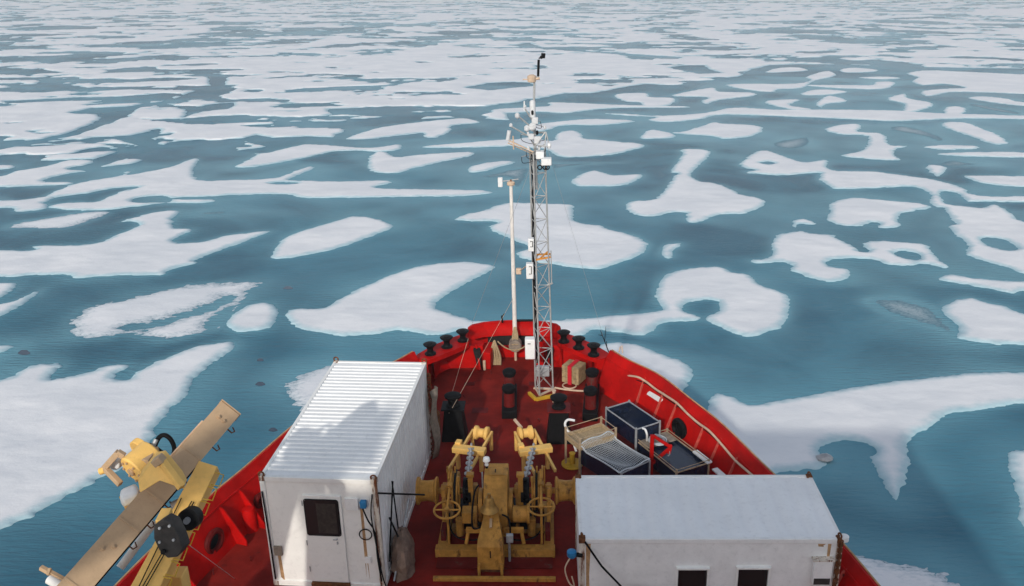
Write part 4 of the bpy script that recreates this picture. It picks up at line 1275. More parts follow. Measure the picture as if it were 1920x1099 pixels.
# ------------------------------------------------------------------ strapped crate
p = P(1076, 716, z=0)
cr = thing('timber_crate', 'tan timber bundle tied with a red strap beside the lattice mast', 'crate', p, radians(-28)); ORG[cr] = (0, 0, 0)
mb = MB()
for k in range(5):
    for j in range(3):
        mb.box(-.3 + k * .122, -.3 + k * .122 + .115, -.28, .28, .06 + j * .2, .06 + j * .2 + .19)
mb.build('timber', 'wood', cr, bevel=.01)
mb = MB(); mb.box(-.08, .06, -.292, .292, .66, .68); mb.box(-.08, .06, -.30, -.286, .02, .68); mb.box(-.08, .06, .286, .30, .02, .68); mb.build('strap', 'strap', cr)
mb = MB(); mb.torus((.02, -.36, .03), (0, 0, 1), .22, .025, 22, 6); mb.build('rope_ring', 'cream', cr)

# ------------------------------------------------------------------ hose along the right bulwark
hp = []
for k in range(26 * 4 + 10, len(rail) - 22, 9):
    w = .04 * sin(k * .21) + .03 * sin(k * .077)
    hp.append((CXL + c_k[k][0] - .07, c_k[k][1] - .03, ZK - .03 + w))
hp = hp[:-1]
end = [P(1150, 706, z=.5), P(1132, 726, z=.05), P(1100, 733, z=.05), P(1064, 731, z=.05), P(1040, 727, z=.05)]
o = MB().tube(catmull(hp + end, 5), .032, 8).build('deck_hose', 'cream'); tag(o, 'cream hose running from the mast foot along the right bulwark', 'hose')
hp2 = [(a + .05, b - .02, c - .06 - .05 * abs(sin(i * .9))) for i, (a, b, c) in enumerate(hp)]
o = MB().tube(catmull(hp2, 4), .018, 6).build('black_cable', 'rubber'); tag(o, 'thin black cable sagging beneath the cream hose', 'cable')
o = MB().tube(catmull([P(1172, 694, z=.8), P(1150, 690, z=.75), P(1141, 697, z=.5), P(1142, 708, z=.3)], 6), .016, 6).build('black_cable', 'rubber'); tag(o, 'short black cable loop near the bow end of the right bulwark', 'cable')

# ------------------------------------------------------------------ incubator tanks
def tank(c, ang, L, Wd, ztop, depth, label, frame, lining, fill=None, legs_=True, post=.0, water=None):
    t = thing('deck_tank', label, 'tank', (c[0], c[1], 0), ang, 'open tanks by the right bulwark'); ORG[t] = (0, 0, 0)
    hx, hy = Wd / 2, L / 2; zb = ztop - depth; w = .03
    mb = MB()
    mb.box(-hx, hx, -hy, hy, zb, zb + .03)
    mb.box(-hx, -hx + w, -hy, hy, zb + .031, ztop); mb.box(hx - w, hx, -hy, hy, zb + .031, ztop)
    mb.box(-hx + w + .001, hx - w - .001, -hy, -hy + w, zb + .031, ztop); mb.box(-hx + w + .001, hx - w - .001, hy - w, hy, zb + .031, ztop)
    mb.build('basin', lining, t)
    mb = MB(); r_ = .024
    for x0 in (-hx, hx):
        mb.beam((x0, -hy, ztop + .01), (x0, hy, ztop + .01), r_, r_ * 1.2)
    for y0 in (-hy, hy):
        mb.beam((-hx + .02, y0, ztop + .012), (hx - .02, y0, ztop + .012), r_, r_ * 1.2)
    mb.build('rim', frame, t)
    for x0 in (-hx, hx):
        for y0 in (-hy, hy):
            MB().box(x0 - .022, x0 + .022, y0 - .022, y0 + .022, 0, ztop + post).build('leg', frame, t)
    if post > .1:
        mb = MB(); zr = ztop + post - .02
        for q0, q1 in (((-hx, -hy), (hx, -hy)), ((hx, -hy), (hx, hy)), ((hx, hy), (-hx, hy)), ((-hx, hy), (-hx, -hy))):
            mb.cyl((*q0, zr), (*q1, zr), .010, n=6)
        mb.build('guard_rail', frame, t)
    if water is not None:
        MB().box(-hx + w + .003, hx - w - .003, -hy + w + .003, hy - w - .003, ztop - water - .02, ztop - water).build('water_fill', fill, t)
    return t


def ax(a):                                   # direction of the long axis -> rotation
    return atan2(a[1], a[0]) - pi / 2


tank((2.28, 22.72), ax((-.52, .86)), 1.42, .80, 1.08, .5, 'dark blue tank on pale legs nearest the sign on the bulwark', 'grey', 'navy', 'navy', True, .06, .30)
tc_ = tank((1.07, 21.85), ax((.90, .52)), 1.15, .72, .98, .16, 'shallow tan tray on corner posts beside the black pedestal roller', 'trayframe', 'rope', 'rope', True, .22, .06)
tb = tank((1.66, 21.02), ax((-.62, .80)), 1.62, .98, .84, .48, 'blue tank covered by a pale net, left of the red davit', 'grey', 'navy', 'navy', True, .03, .12)
td = tank((3.22, 21.45), ax((-.47, .88)), 1.86, 1.02, .66, .40, 'low dark tank right of the red davit with a tan rim', 'trayframe', 'navy', 'navy', True, .12, .06)
# lid boards over one end of the low tank
mb = MB()
for k in range(4):
    mb.box(-.48 + k * .24, -.48 + k * .24 + .22, .42, .9, .67, .70)
mb.build('lid_boards', 'canvas', td, bevel=.005)
mb = MB(); pts = []
for k in range(70):
    a_ = k * .42; rr_ = .16 + .05 * sin(k * .37) + .0012 * k
    pts.append((3.0 - .1 + rr_ * cos(a_), 21.9 + rr_ * 1.2 * sin(a_), .73 + .0012 * k + .012 * sin(k * 1.3)))
o = MB().tube(pts, .016, 6).build('rope_coil', 'net'); tag(o, 'loose pale rope coil lying on the boards of the low dark tank', 'rope')
# bent white pipes of the trays
p = P(1075, 858, z=0)
o = MB().tube(catmull([(p[0] + .08, p[1] - .05, .22), (p[0] - .05, p[1] + .2, .55), (p[0] - .22, p[1] + .3, .85), (p[0] - .15, p[1] + .35, 1.0), (p[0] + .05, p[1] + .35, .98)], 6), .035, 8).build('drain_pipe', 'plastic')
tag(o, 'curved white drain pipe at the left corner of the tan tray', 'pipe')
o = MB().tube(catmull([P(1213, 826, z=.72), P(1213, 815, z=1.0), P(1210, 806, z=1.12), P(1205, 803, z=1.12)], 6), .03, 8).build('drain_pipe', 'plastic')
tag(o, 'curved white pipe between the dark blue tank and the red davit', 'pipe')
# net
g = 22
mb = MB(); cs, sn = cos(tb.rotation_euler[2]), sin(tb.rotation_euler[2])


def netp(u, v):
    x_ = (u - .5) * 1.06; y_ = (v - .5) * 1.55
    z_ = .92 - .10 * sin(pi * u) * sin(pi * v) + .025 * sin(9 * u + 5 * v) + (.10 if v > .9 else 0)
    if u < .02 or u > .98 or v < .02:
        z_ -= .05
    return (1.66 + cs * x_ - sn * y_, 21.02 + sn * x_ + cs * y_, z_)


for i in range(g + 1):
    mb.tube([netp(i / g, k / 16.) for k in range(17)], .0045, 4)
    mb.tube([netp(k / 16., i / g) for k in range(17)], .0045, 4)
mb.tube([netp(0, k / 12.) for k in range(13)] + [netp(k / 12., 1) for k in range(13)], .018, 5)
mb.tube([netp(1, k / 12.) for k in range(13)], .018, 5); mb.tube([netp(k / 12., 0) for k in range(13)], .018, 5)
o = mb.build('tank_net', 'net'); tag(o, 'pale mesh net draped over the middle tank', 'net')
# red davit
dv = thing('red_davit', 'red davit post with a triangular arm between two tanks', 'davit', P(1222, 895, z=0))
b_ = P(1222, 895, z=0); yy = b_[1]
tp = P(1223, 816, y=yy)
MB().beam((tp[0], yy, 0), (tp[0], yy, tp[2]), .10, .10, (0, 1, 0)).build('post', 'red', dv, bevel=.01)
a, b, c = P(1225, 817, y=yy), P(1257, 838, y=yy), P(1224, 868, y=yy)
c[2] = max(c[2], .3)
mb = MB().beam(a, b, .07, .08).beam(b + (0, 0, -.02), c, .07, .08); mb.build('arm', 'red', dv, bevel=.008)
MB().beam(b + (0, 0, .06), P(1254, 850, y=yy), .09, .09, (0, 1, 0)).build('arm_head', 'red', dv, bevel=.008)
MB().tube([b + (-.02, -.02, -.05), b + (-.02, -.05, -.2), b + (-.06, -.05, -.25)], .016, 6).build('hook', 'grey', dv)
# flange, vents and boards near the right container
p = P(1073, 872, z=0); mb = MB(); mb.lathe([(.30, .02), (.30, .06), (.08, .07), (.07, .36), (.09, .38), (.02, .39)], p, 22)
o = mb.build('deck_flange', 'brightyellow'); tag(o, 'yellow round deck flange in front of the tan tray', 'deck fitting')
p = P(1368, 888, z=0); mb = MB(); mb.lathe([(.17, 0), (.17, .62), (.20, .64), (.20, .72), (.16, .76), (.03, .78)], p, 20)
o = mb.build('vent_pipe', 'grey'); tag(o, 'grey vent pipe against the right bulwark near the white container', 'vent pipe')
p = P(1385, 892, z=0); mb = MB(); mb.lathe([(.16, 0), (.16, .12), (.30, .16), (.30, .22), (.2, .3), (.02, .33)], p, 22)
o = mb.build('mushroom_vent', 'darkred'); tag(o, 'red mushroom vent beside the grey vent pipe', 'vent')
mb = MB(); mb.beam(P(1303, 846, z=.7), P(1331, 868, z=.7), .16, .06)
o = mb.build('white_board', 'plastic', None, bevel=.01); tag(o, 'upper white board leaning along the right rim of the low tank', 'board')
mb = MB(); mb.beam(P(1340, 879, z=.55), P(1356, 893, z=.55), .17, .05)
o = mb.build('white_board', 'plastic', None, bevel=.01); tag(o, 'lower white board end next to the grey vent pipe', 'board')

# ------------------------------------------------------------------ left white container
LCH = 2.86
LCW, LCL = float(np.linalg.norm(P(706, 898, z=LCH) - P(485, 894, z=LCH))), float(np.linalg.norm(P(627, 676, z=LCH) - P(485, 894, z=LCH)))
a_ = P(485, 894, z=LCH); ang = -atan2(P(627, 676, z=LCH)[0] - a_[0], P(627, 676, z=LCH)[1] - a_[1])
lc = thing('shipping_container', 'tall white shipping container with a ribbed roof and windowed door', 'container', (a_[0], a_[1], .01), ang); ORG[lc] = (0, 0, 0)
PW = .11
mb = MB()                                     # corrugated roof
prof = []; n_r = 29; pitch = (LCL - .5) / n_r
ycur = .25
prof.append((.09, LCH - .03)); prof.append((.25, LCH - .03))
for k in range(n_r):
    y0 = .25 + k * pitch
    prof += [(y0 + pitch * .10, LCH - .036), (y0 + pitch * .40, LCH - .036), (y0 + pitch * .54, LCH - .014), (y0 + pitch * .86, LCH - .014)]
prof += [(LCL - .25, LCH - .03), (LCL - .09, LCH - .03)]
mb.strip([[(.06, y_, z_) for y_, z_ in prof], [(LCW - .06, y_, z_) for y_, z_ in prof]])
mb.build('roof', 'whiteroof', lc, smooth=20)
mb = MB()
for x0 in (.0, LCW - .08):
    mb.box(x0, x0 + .08, .12, LCL - .12, LCH - .12, LCH - .008)
mb.box(.12, LCW - .12, .0, .09, LCH - .12, LCH - .01); mb.box(.12, LCW - .12, LCL - .09, LCL, LCH - .12, LCH - .01)
mb.box(0, LCW, .0, .12, 0, .14); mb.box(0, .1, .12, LCL, 0, .14); mb.box(LCW - .1, LCW, .12, LCL, 0, .14)
mb.build('frame_rail', 'white', lc, bevel=.008)


def corr_side(x_, sgn):
    rows = []
    y0 = .12; pt = .245
    pr = []
    while y0 < LCL - .3:
        pr += [(y0, 0), (y0 + .09, 0), (y0 + .125, .035), (y0 + .21, .035)]; y0 += pt
    pr += [(LCL - .12, 0)]
    return [[(x_ - sgn * (.015 + d), y_, zz) for y_, d in pr] for zz in (.13, LCH - .11)]


MB().strip(corr_side(LCW, 1)).build('side_panel', 'whitedirty', lc, smooth=20)
MB().strip(corr_side(0, -1)).build('side_panel', 'white', lc, smooth=20)
for x0, y0 in ((0, 0), (LCW - PW, 0), (0, LCL - PW), (LCW - PW, LCL - PW)):
    MB().box(x0 - .002, x0 + PW + .002, y0 - .002, y0 + PW + .002, .12, LCH - .12).build('corner_post', 'rusty' if x0 > 0 else 'white', lc, bevel=.01)
    for zz in (0, LCH - .118):
        mb = MB(); mb.box(x0 - .006, x0 + .17 - .05, y0 - .006, y0 + .16 - .04, zz, zz + .126)
        cf = mb.build('corner_fitting', 'rusty', lc, bevel=.012)
    if True:
        mb = MB(); cx_ = x0 + PW / 2
        mb.torus((cx_, y0 + .02 if y0 < 1 else y0 + PW - .02, LCH + .04), (0, 1, 0), .06, .02, 14, 6)
        mb.build('lifting_eye', 'rust', lc)
MB().box(PW, LCW - PW, .03, .06, .14, LCH - .12).build('front_wall', 'white', lc)
MB().box(PW, LCW - PW, LCL - .06, LCL - .03, .14, LCH - .12).build('back_wall', 'white', lc)


def LF(px, py):                                # pixel -> (x, z) on the container's front face
    d = MS[:, 2] + MS[:, 0] * (px - IMW / 2) / FPX - MS[:, 1] * (py - IMH / 2) / FPX
    n_ = np.array([sin(ang) * -1, cos(ang), 0]); o_ = np.array([a_[0], a_[1], .01]) - np.array([0, 0, SEYE])
    t_ = (o_ @ n_) / (d @ n_); q = d * t_ - o_
    return q[0] * cos(ang) + q[1] * sin(ang), q[2]


xa, za = LF(566, 928); xb, _ = LF(634, 940)
zd0 = .16
mb = MB(); mb.box(xa, xb + .06, -.012, .029, zd0, za); door = mb.build('door', 'white', lc, bevel=.012)
w0, w1 = LF(565, 936), LF(629, 1003)
mb = MB(); r_ = .05
wx0, wx1, wz1, wz0 = xa + .04, xb - .02, w0[1], w1[1]
pts = []
for cx_, cz_, a0 in ((wx1 - r_, wz1 - r_, 0), (wx0 + r_, wz1 - r_, 90), (wx0 + r_, wz0 + r_, 180), (wx1 - r_, wz0 + r_, 270)):
    for k in range(5):
        t_ = radians(a0 + 22.5 * k); pts.append((cx_ + r_ * cos(t_), -.013, cz_ + r_ * sin(t_)))
mb.prism(pts, (0, -.01, 0)); win = mb.build('door_window', 'glass', door)
MB().box(wx0 + (wx1 - wx0) * .34, wx1 - .05, -.026, -.0235, wz0 + .05, wz1 - .08).build('window_blind', 'tarpdark', win)
ctr = np.mean(pts, axis=0)
MB().tube([(c_[0] + (p_[0] - c_[0]) * 1.03, -.018, c_[2] + (p_[2] - c_[2]) * 1.03) for p_ in pts for c_ in (ctr,)], .014, 6, closed=True).build('window_gasket', 'rubber', win)
h0 = LF(630, 1010); mb = MB(); mb.cyl((h0[0] - .05, -.05, h0[1]), (h0[0] + .04, -.05, h0[1]), .014, n=8); mb.cyl((h0[0] + .03, -.01, h0[1]), (h0[0] + .03, -.05, h0[1]), .014, n=8)
mb.lathe([(.02, -.03), (.02, .03)], (h0[0] + .03, -.02, h0[1] - .1), 8); mb.build('handle', 'grey', door)
for zz in (.5, 1.2, za - .2):
    MB().cyl((xa - .012, -.02, zz - .06), (xa - .012, -.02, zz + .06), .014, n=8).build('hinge', 'grey', door)
MB().box(xa - .01, xb + .08, -.07, .028, .02, zd0 - .01).build('door_step', 'rust', lc, bevel=.01)
# louvre box, plug box, junction box, stains
a, b = LF(646, 934), LF(673, 957)
MB().box(a[0], b[0], -.02, .029, b[1], a[1]).build('access_hatch', 'whitedirty', lc, bevel=.006)
a = LF(682, 945); pb = MB().box(a[0] - .07, a[0] + .07, -.09, .029, a[1] - .07, a[1] + .1).build('socket', 'blueplug', lc, bevel=.02)
a, b = LF(513, 1024), LF(530, 1041)
MB().box(a[0], b[0], -.03, .029, b[1], a[1]).build('junction_box', 'canvas', lc, bevel=.006)
for (q0, q1, w_) in (((523, 1043), (530, 1090), .07), ((676, 945), (690, 1092), .06)):
    a, b = LF(*q0), LF(*q1); mb = MB()
    mb.add([(a[0] - w_ / 2, .0285, a[1]), (a[0] + w_ / 2, .0285, a[1]), (b[0] + w_ * .7, .0285, b[1]), (b[0] + w_ * .1, .0285, (a[1] + b[1]) / 2 - .3), (b[0] - w_ * .5, .0285, b[1] + .1)], [(0, 1, 2, 3, 4)])
    mb.build('rust_run', 'stain', lc)
a, b = LF(684, 1045), LF(696, 1056); MB().box(a[0], b[0], -.02, .029, b[1], a[1]).build('junction_box', 'whitedirty', lc, bevel=.006)
TL = lambda x_, y_, z_: np.array([a_[0] + x_ * cos(ang) - y_ * sin(ang), a_[1] + x_ * sin(ang) + y_ * cos(ang), z_ + .01])
# cable from socket, coil
a = LF(682, 950); c_ = LF(686, 1001)
pts = [TL(a[0], -.08, a[1]), TL(a[0] + .08, -.06, a[1] - .3), TL(LCW - PW, -.06, a[1] - .62), TL(LCW - .1, -.06, .9), TL(LCW - .05, -.08, .3)]
o = MB().tube(catmull(pts, 6), .018, 7).build('power_cable', 'rubber'); tag(o, 'black power cable hanging from the blue socket on the tall container', 'cable')
mb = MB(); mb.torus(TL(c_[0], -.03, c_[1]), (0, 1, 0), .135, .014, 26, 6)
o = mb.build('cable_coil', 'rubber'); tag(o, 'small black cable coil on the front of the tall container', 'cable coil')
pts = [TL(LCW - .1, -.04, 2.52), TL(LCW - .16, -.05, 2.0), TL(LCW - .1, -.06, 1.2), TL(LCW - .02, -.07, .4), TL(LCW + .1, -.1, .02)]
o = MB().tube(catmull(pts, 6), .016, 7).build('lashing_rope', 'rubber'); tag(o, 'black lashing down the right front corner of the tall container', 'lashing')
pts = [TL(.04, -.03, 2.5), TL(.06, -.03, 1.5), TL(.07, -.03, .2)]
o = MB().tube(catmull(pts, 6), .018, 7).build('lashing_chain', 'black'); tag(o, 'black lashing chain down the left front corner of the tall container', 'lashing')
# lashings and rods on the container's right side
k_ = LCW + .04
for nm, pts, lab_, rad in (('lashing_rod', [TL(LCW, .05, 2.5), TL(k_ + .6, 1.7, 1.4)], 'dark lashing strut slanting from the top corner of the tall container towards the windlass', .022),
                     ('lashing_rod', [TL(k_, .35, .5), TL(k_ + .02, 1.15, 2.1)], 'dark lashing rod rising across the right side of the tall container', .02),
                     ('lashing_rod', [TL(k_, 1.15, 2.1), TL(k_ + .05, 1.2, .6)], 'dark lashing strap hanging upright on the right side of the tall container', .018),
                     ('lashing_rod', [TL(k_ + .02, .6, 1.5), TL(k_ + .35, .9, .05)], 'dark strap running to the deck from the right side of the tall container', .022),
                     ('lashing_rod', [TL(k_ + .1, .25, .05), TL(k_ + .25, 1.6, 1.35)], 'pale steel lashing bar leaning on the right side of the tall container', .022)):
    o = MB().tube(pts, rad, 7).build(nm, 'grey' if 'pale' in lab_ else 'rubber'); tag(o, lab_, 'lashing')
# chain and canvas at the far right corner
pts = [TL(LCW + .05, LCL - .08, 2.5), TL(LCW + .08, LCL - .12, 1.5), TL(LCW + .08, LCL - .3, .05)]
pts = catmull(pts, 9); mb = MB()
for i in range(len(pts) - 1):
    for h_ in (0, .5):
        q = pts[i] + (pts[i + 1] - pts[i]) * h_
        mb.torus(q, (1, .2, 0) if h_ else (.2, 1, 0), .05, .016, 10, 5)
o = mb.build('lashing_chain', 'rust'); tag(o, 'rusty lashing chain at the far right corner of the tall container', 'chain')
mb = MB(); rows = []
for i in range(9):
    z_ = 2.2 - i * .26
    rows.append([TL(LCW + .16 + .05 * sin(i * 1.3), LCL - .5 + .03 * sin(i * 2.1), z_), TL(LCW + .22 + .03 * sin(i * .9), LCL - .35, z_), TL(LCW + .28 + .04 * cos(i * 1.1), LCL - .22, z_), TL(LCW + .22, LCL - .12, z_)])
mb.strip(rows); o = mb.build('canvas_cover', 'canvas')
sm = o.modifiers.new('solid', 'SOLIDIFY'); sm.thickness = .02
tag(o, 'faded canvas sleeve hanging beside the far right corner of the tall container', 'canvas')
mb = MB(); p = P(812, 745, y=23.0)
mb.lathe([(.06, -.3), (.14, -.26), (.15, .3), (.08, .38), (.05, .6)], (p[0] + .02, 23.0, .75), 12)
o = mb.build('turnbuckle', 'rust'); tag(o, 'rusty turnbuckle hanging beside the tall container', 'turnbuckle')
# crumpled tarpaulin
c = P(757, 1062, z=.0); mb = MB(); vs = []
for i in range(10):
    for k in range(18):
        th = (pi / 2) * i / 9; ph = 2 * pi * k / 18
        q = 1 + .35 * (random.random() - .5)
        vs.append((c[0] + .28 * q * cos(ph) * cos(th), c[1] + .55 * q * sin(ph) * cos(th), .02 + .95 * sin(th) * (1 + .1 * random.random())))
mb.add(vs, [(i * 18 + k, i * 18 + (k + 1) % 18, (i + 1) * 18 + (k + 1) % 18, (i + 1) * 18 + k) for i in range(9) for k in range(18)])
o = mb.build('tarpaulin_bundle', 'tarp', smooth=30); tag(o, 'crumpled brown tarpaulin between the tall container and the windlass', 'tarpaulin')

# ------------------------------------------------------------------ right white container
RZ = 2.0
r0, r1, r2 = P(1086, 1011, z=RZ), P(1582, 1011, z=RZ), P(1082, 891, z=RZ)
RL, RW = float(np.linalg.norm(r1 - r0)), float(np.linalg.norm(r2 - r0))
ra = atan2(r1[1] - r0[1], r1[0] - r0[0])
rc = thing('shipping_container', 'low white shipping container with two square windows at the bottom right', 'container', (r0[0], r0[1], .01), ra); ORG[rc] = (0, 0, 0)
mb = MB(); nx_ = 90
xs_ = np.linspace(.07, RL - .07, nx_); rows = []
for y_ in np.linspace(.07, RW - .07, 14):
    rows.append([(x_, y_, RZ - .03 + .026 * sin(2 * pi * x_ / .40 + .6 * sin(y_ * 1.7) + .5 * sin(x_ * 1.1)) * min(1, (y_ - .02) * 4, (RW - y_) * 4) + .006 * (random.random() - .5)) for x_ in xs_])
mb.strip(rows); mb.build('roof', 'greyroof', rc, smooth=60)
mb = MB()
mb.box(.1, RL - .1, 0, .08, RZ - .12, RZ - .012); mb.box(.1, RL - .1, RW - .08, RW, RZ - .12, RZ - .012); mb.box(0, .08, .1, RW - .1, RZ - .12, RZ - .012); mb.box(RL - .08, RL, .1, RW - .1, RZ - .12, RZ - .012)
mb.build('frame_rail', 'whitedirty', rc, bevel=.008)
for x0, y0 in ((0, 0), (RL - .12, 0), (0, RW - .12), (RL - .12, RW - .12)):
    MB().box(x0 - .002, x0 + .122, y0 - .002, y0 + .122, .0, RZ - .12).build('corner_post', 'rusty', rc, bevel=.01)
    MB().box(x0 - .008, x0 + .16 - .03, y0 - .008, y0 + .15 - .02, RZ - .118, RZ + .008).build('corner_fitting', 'rust', rc, bevel=.012)
    mb = MB(); mb.torus((x0 + .06, y0 + .06, RZ + .03), (1, .3, 0), .055, .02, 14, 6); mb.build('lifting_eye', 'rust', rc)


def RF(px, py):
    q = P(px, py, y=r0[1]); return (q[0] - r0[0]) / cos(ra), q[2] - .01


wins = [((1272, 1067), (1323, 1125)), ((1385, 1066), (1436, 1125))]
xs_c = [.12]; W_ = []
for p0_, p1_ in wins:
    a, b = RF(*p0_), RF(*p1_); W_.append((a[0], b[0], b[1], a[1]))
mb = MB(); xp = .12
for (x0, x1, z0, z1) in W_:
    mb.box(xp, x0, .02, .05, .0, RZ - .12); mb.box(x0, x1, .02, .05, z1, RZ - .12); mb.box(x0, x1, .02, .05, 0, z0); xp = x1
mb.box(xp, RL - .12, .02, .05, .0, RZ - .12)
mb.build('front_wall', 'whitedirty', rc)
mb = MB(); mb.box(.12, RL - .12, RW - .05, RW - .02, 0, RZ - .12); mb.build('back_wall', 'white', rc)
for x_ in (.02, RL - .05):
    MB().box(x_, x_ + .03, .12, RW - .12, 0, RZ - .12).build('side_panel', 'whitedirty', rc)
for (x0, x1, z0, z1) in W_:
    mb = MB(); f_ = .045
    mb.box(x0 - f_, x1 + f_, -.05, .06, z1, z1 + f_); mb.box(x0 - f_, x1 + f_, -.02, .06, z0 - f_, z0); mb.box(x0 - f_, x0, -.02, .06, z0, z1); mb.box(x1, x1 + f_, -.02, .06, z0, z1)
    wf = mb.build('window', 'white', rc, bevel=.006)
    MB().box(x0, x1, .10, .11, z0, z1).build('pane', 'glass', wf)
a, b = RF(1525, 1047), RF(1554, 1091)
vb = MB().box(a[0], b[0], -.12, .019, b[1], a[1]).build('vent_box', 'whitedirty', rc, bevel=.015)
MB().box(a[0] + .02, b[0] - .02, -.125, -.118, b[1] + .02, b[1] + .17).build('vent_grille', 'block', vb)
MB().box(a[0] - .03, b[0] + .03, -.13, .018, a[1], a[1] + .03).build('vent_hood', 'rusty', vb)
for x0, w_, L_ in ((.19, .10, 1.3), (RL - .26, .07, .9), (RL - .42, .16, .07)):
    mb = MB(); mb.add([(x0 - w_ / 2, .018, RZ - .14), (x0 + w_ / 2, .018, RZ - .14), (x0 + w_ * .2, .018, RZ - .14 - L_ * .6), (x0 + w_ * .3, .018, RZ - .14 - L_), (x0 - w_ * .4, .018, RZ - .14 - L_ * .9)], [(0, 1, 2, 3, 4)])
    mb.build('rust_run', 'stain', rc)
mb = MB(); mb.lathe([(.05, -.08), (.09, -.05), (.09, .05), (.03, .08)], (RL + .03, .05, RZ - .02), 12); mb.build('marker_lamp', 'plastic', rc)
TR = lambda x_, y_, z_: np.array([r0[0] + x_ * cos(ra) - y_ * sin(ra), r0[1] + x_ * sin(ra) + y_ * cos(ra), z_ + .01])
b = RF(1168, 1093)
o = MB().tube([TR(.12, -.03, RZ - .06), TR(b[0] * .5, -.10, (RZ + b[1]) / 2 - .05), TR(b[0], -.2, b[1])], .022, 7).build('lashing_rod', 'rubber'); tag(o, 'dark lashing strut slanting from the left front corner of the low container', 'lashing')
o = MB().tube(sag(TR(b[0] - .05, -.3, b[1] - .02), TR(b[0] + .6, -.3, b[1] - .08), .01), .06, 8).build('timber_batten', 'wood'); tag(o, 'tan batten end at the foot of the lashing on the low container', 'timber')
pts = [TR(RL - .06, -.03, RZ - .05), TR(RL - .07, -.04, RZ - .7), TR(RL - .1, -.05, .3)]
mb = MB(); pts = catmull(pts, 9)
for i in range(len(pts) - 1):
    mb.torus(pts[i], (1, 0, 0) if i % 2 else (0, 1, 0), .045, .016, 10, 5); mb.torus((pts[i] + pts[i + 1]) / 2, (0, 1, 0) if i % 2 else (1, 0, 0), .045, .016, 10, 5)
o = mb.build('lashing_chain', 'rust'); tag(o, 'rusty lashing chain on the right front corner of the low container', 'chain')
a = P(1072, 1040, y=r0[1]); bp_ = thing('power_plug', 'blue power plug with a looping cable at the left side of the low container', 'plug', (a[0], a[1], a[2]))
MB().lathe([(.07, -.06), (.1, -.02), (.1, .08), (.05, .1)], a, 14).build('plug', 'blueplug', bp_)
MB().cyl(a + (.1, 0, 0), a + (.22, 0, -.02), .05, n=10).build('socket', 'black', bp_)
MB().tube(catmull([a + (-.02, 0, -.06), a + (-.14, 0, -.35), a + (-.06, .0, -.7), a + (.05, 0, -.8), a + (.0, 0, -.55)], 7), .016, 6).build('cable', 'cream', bp_)

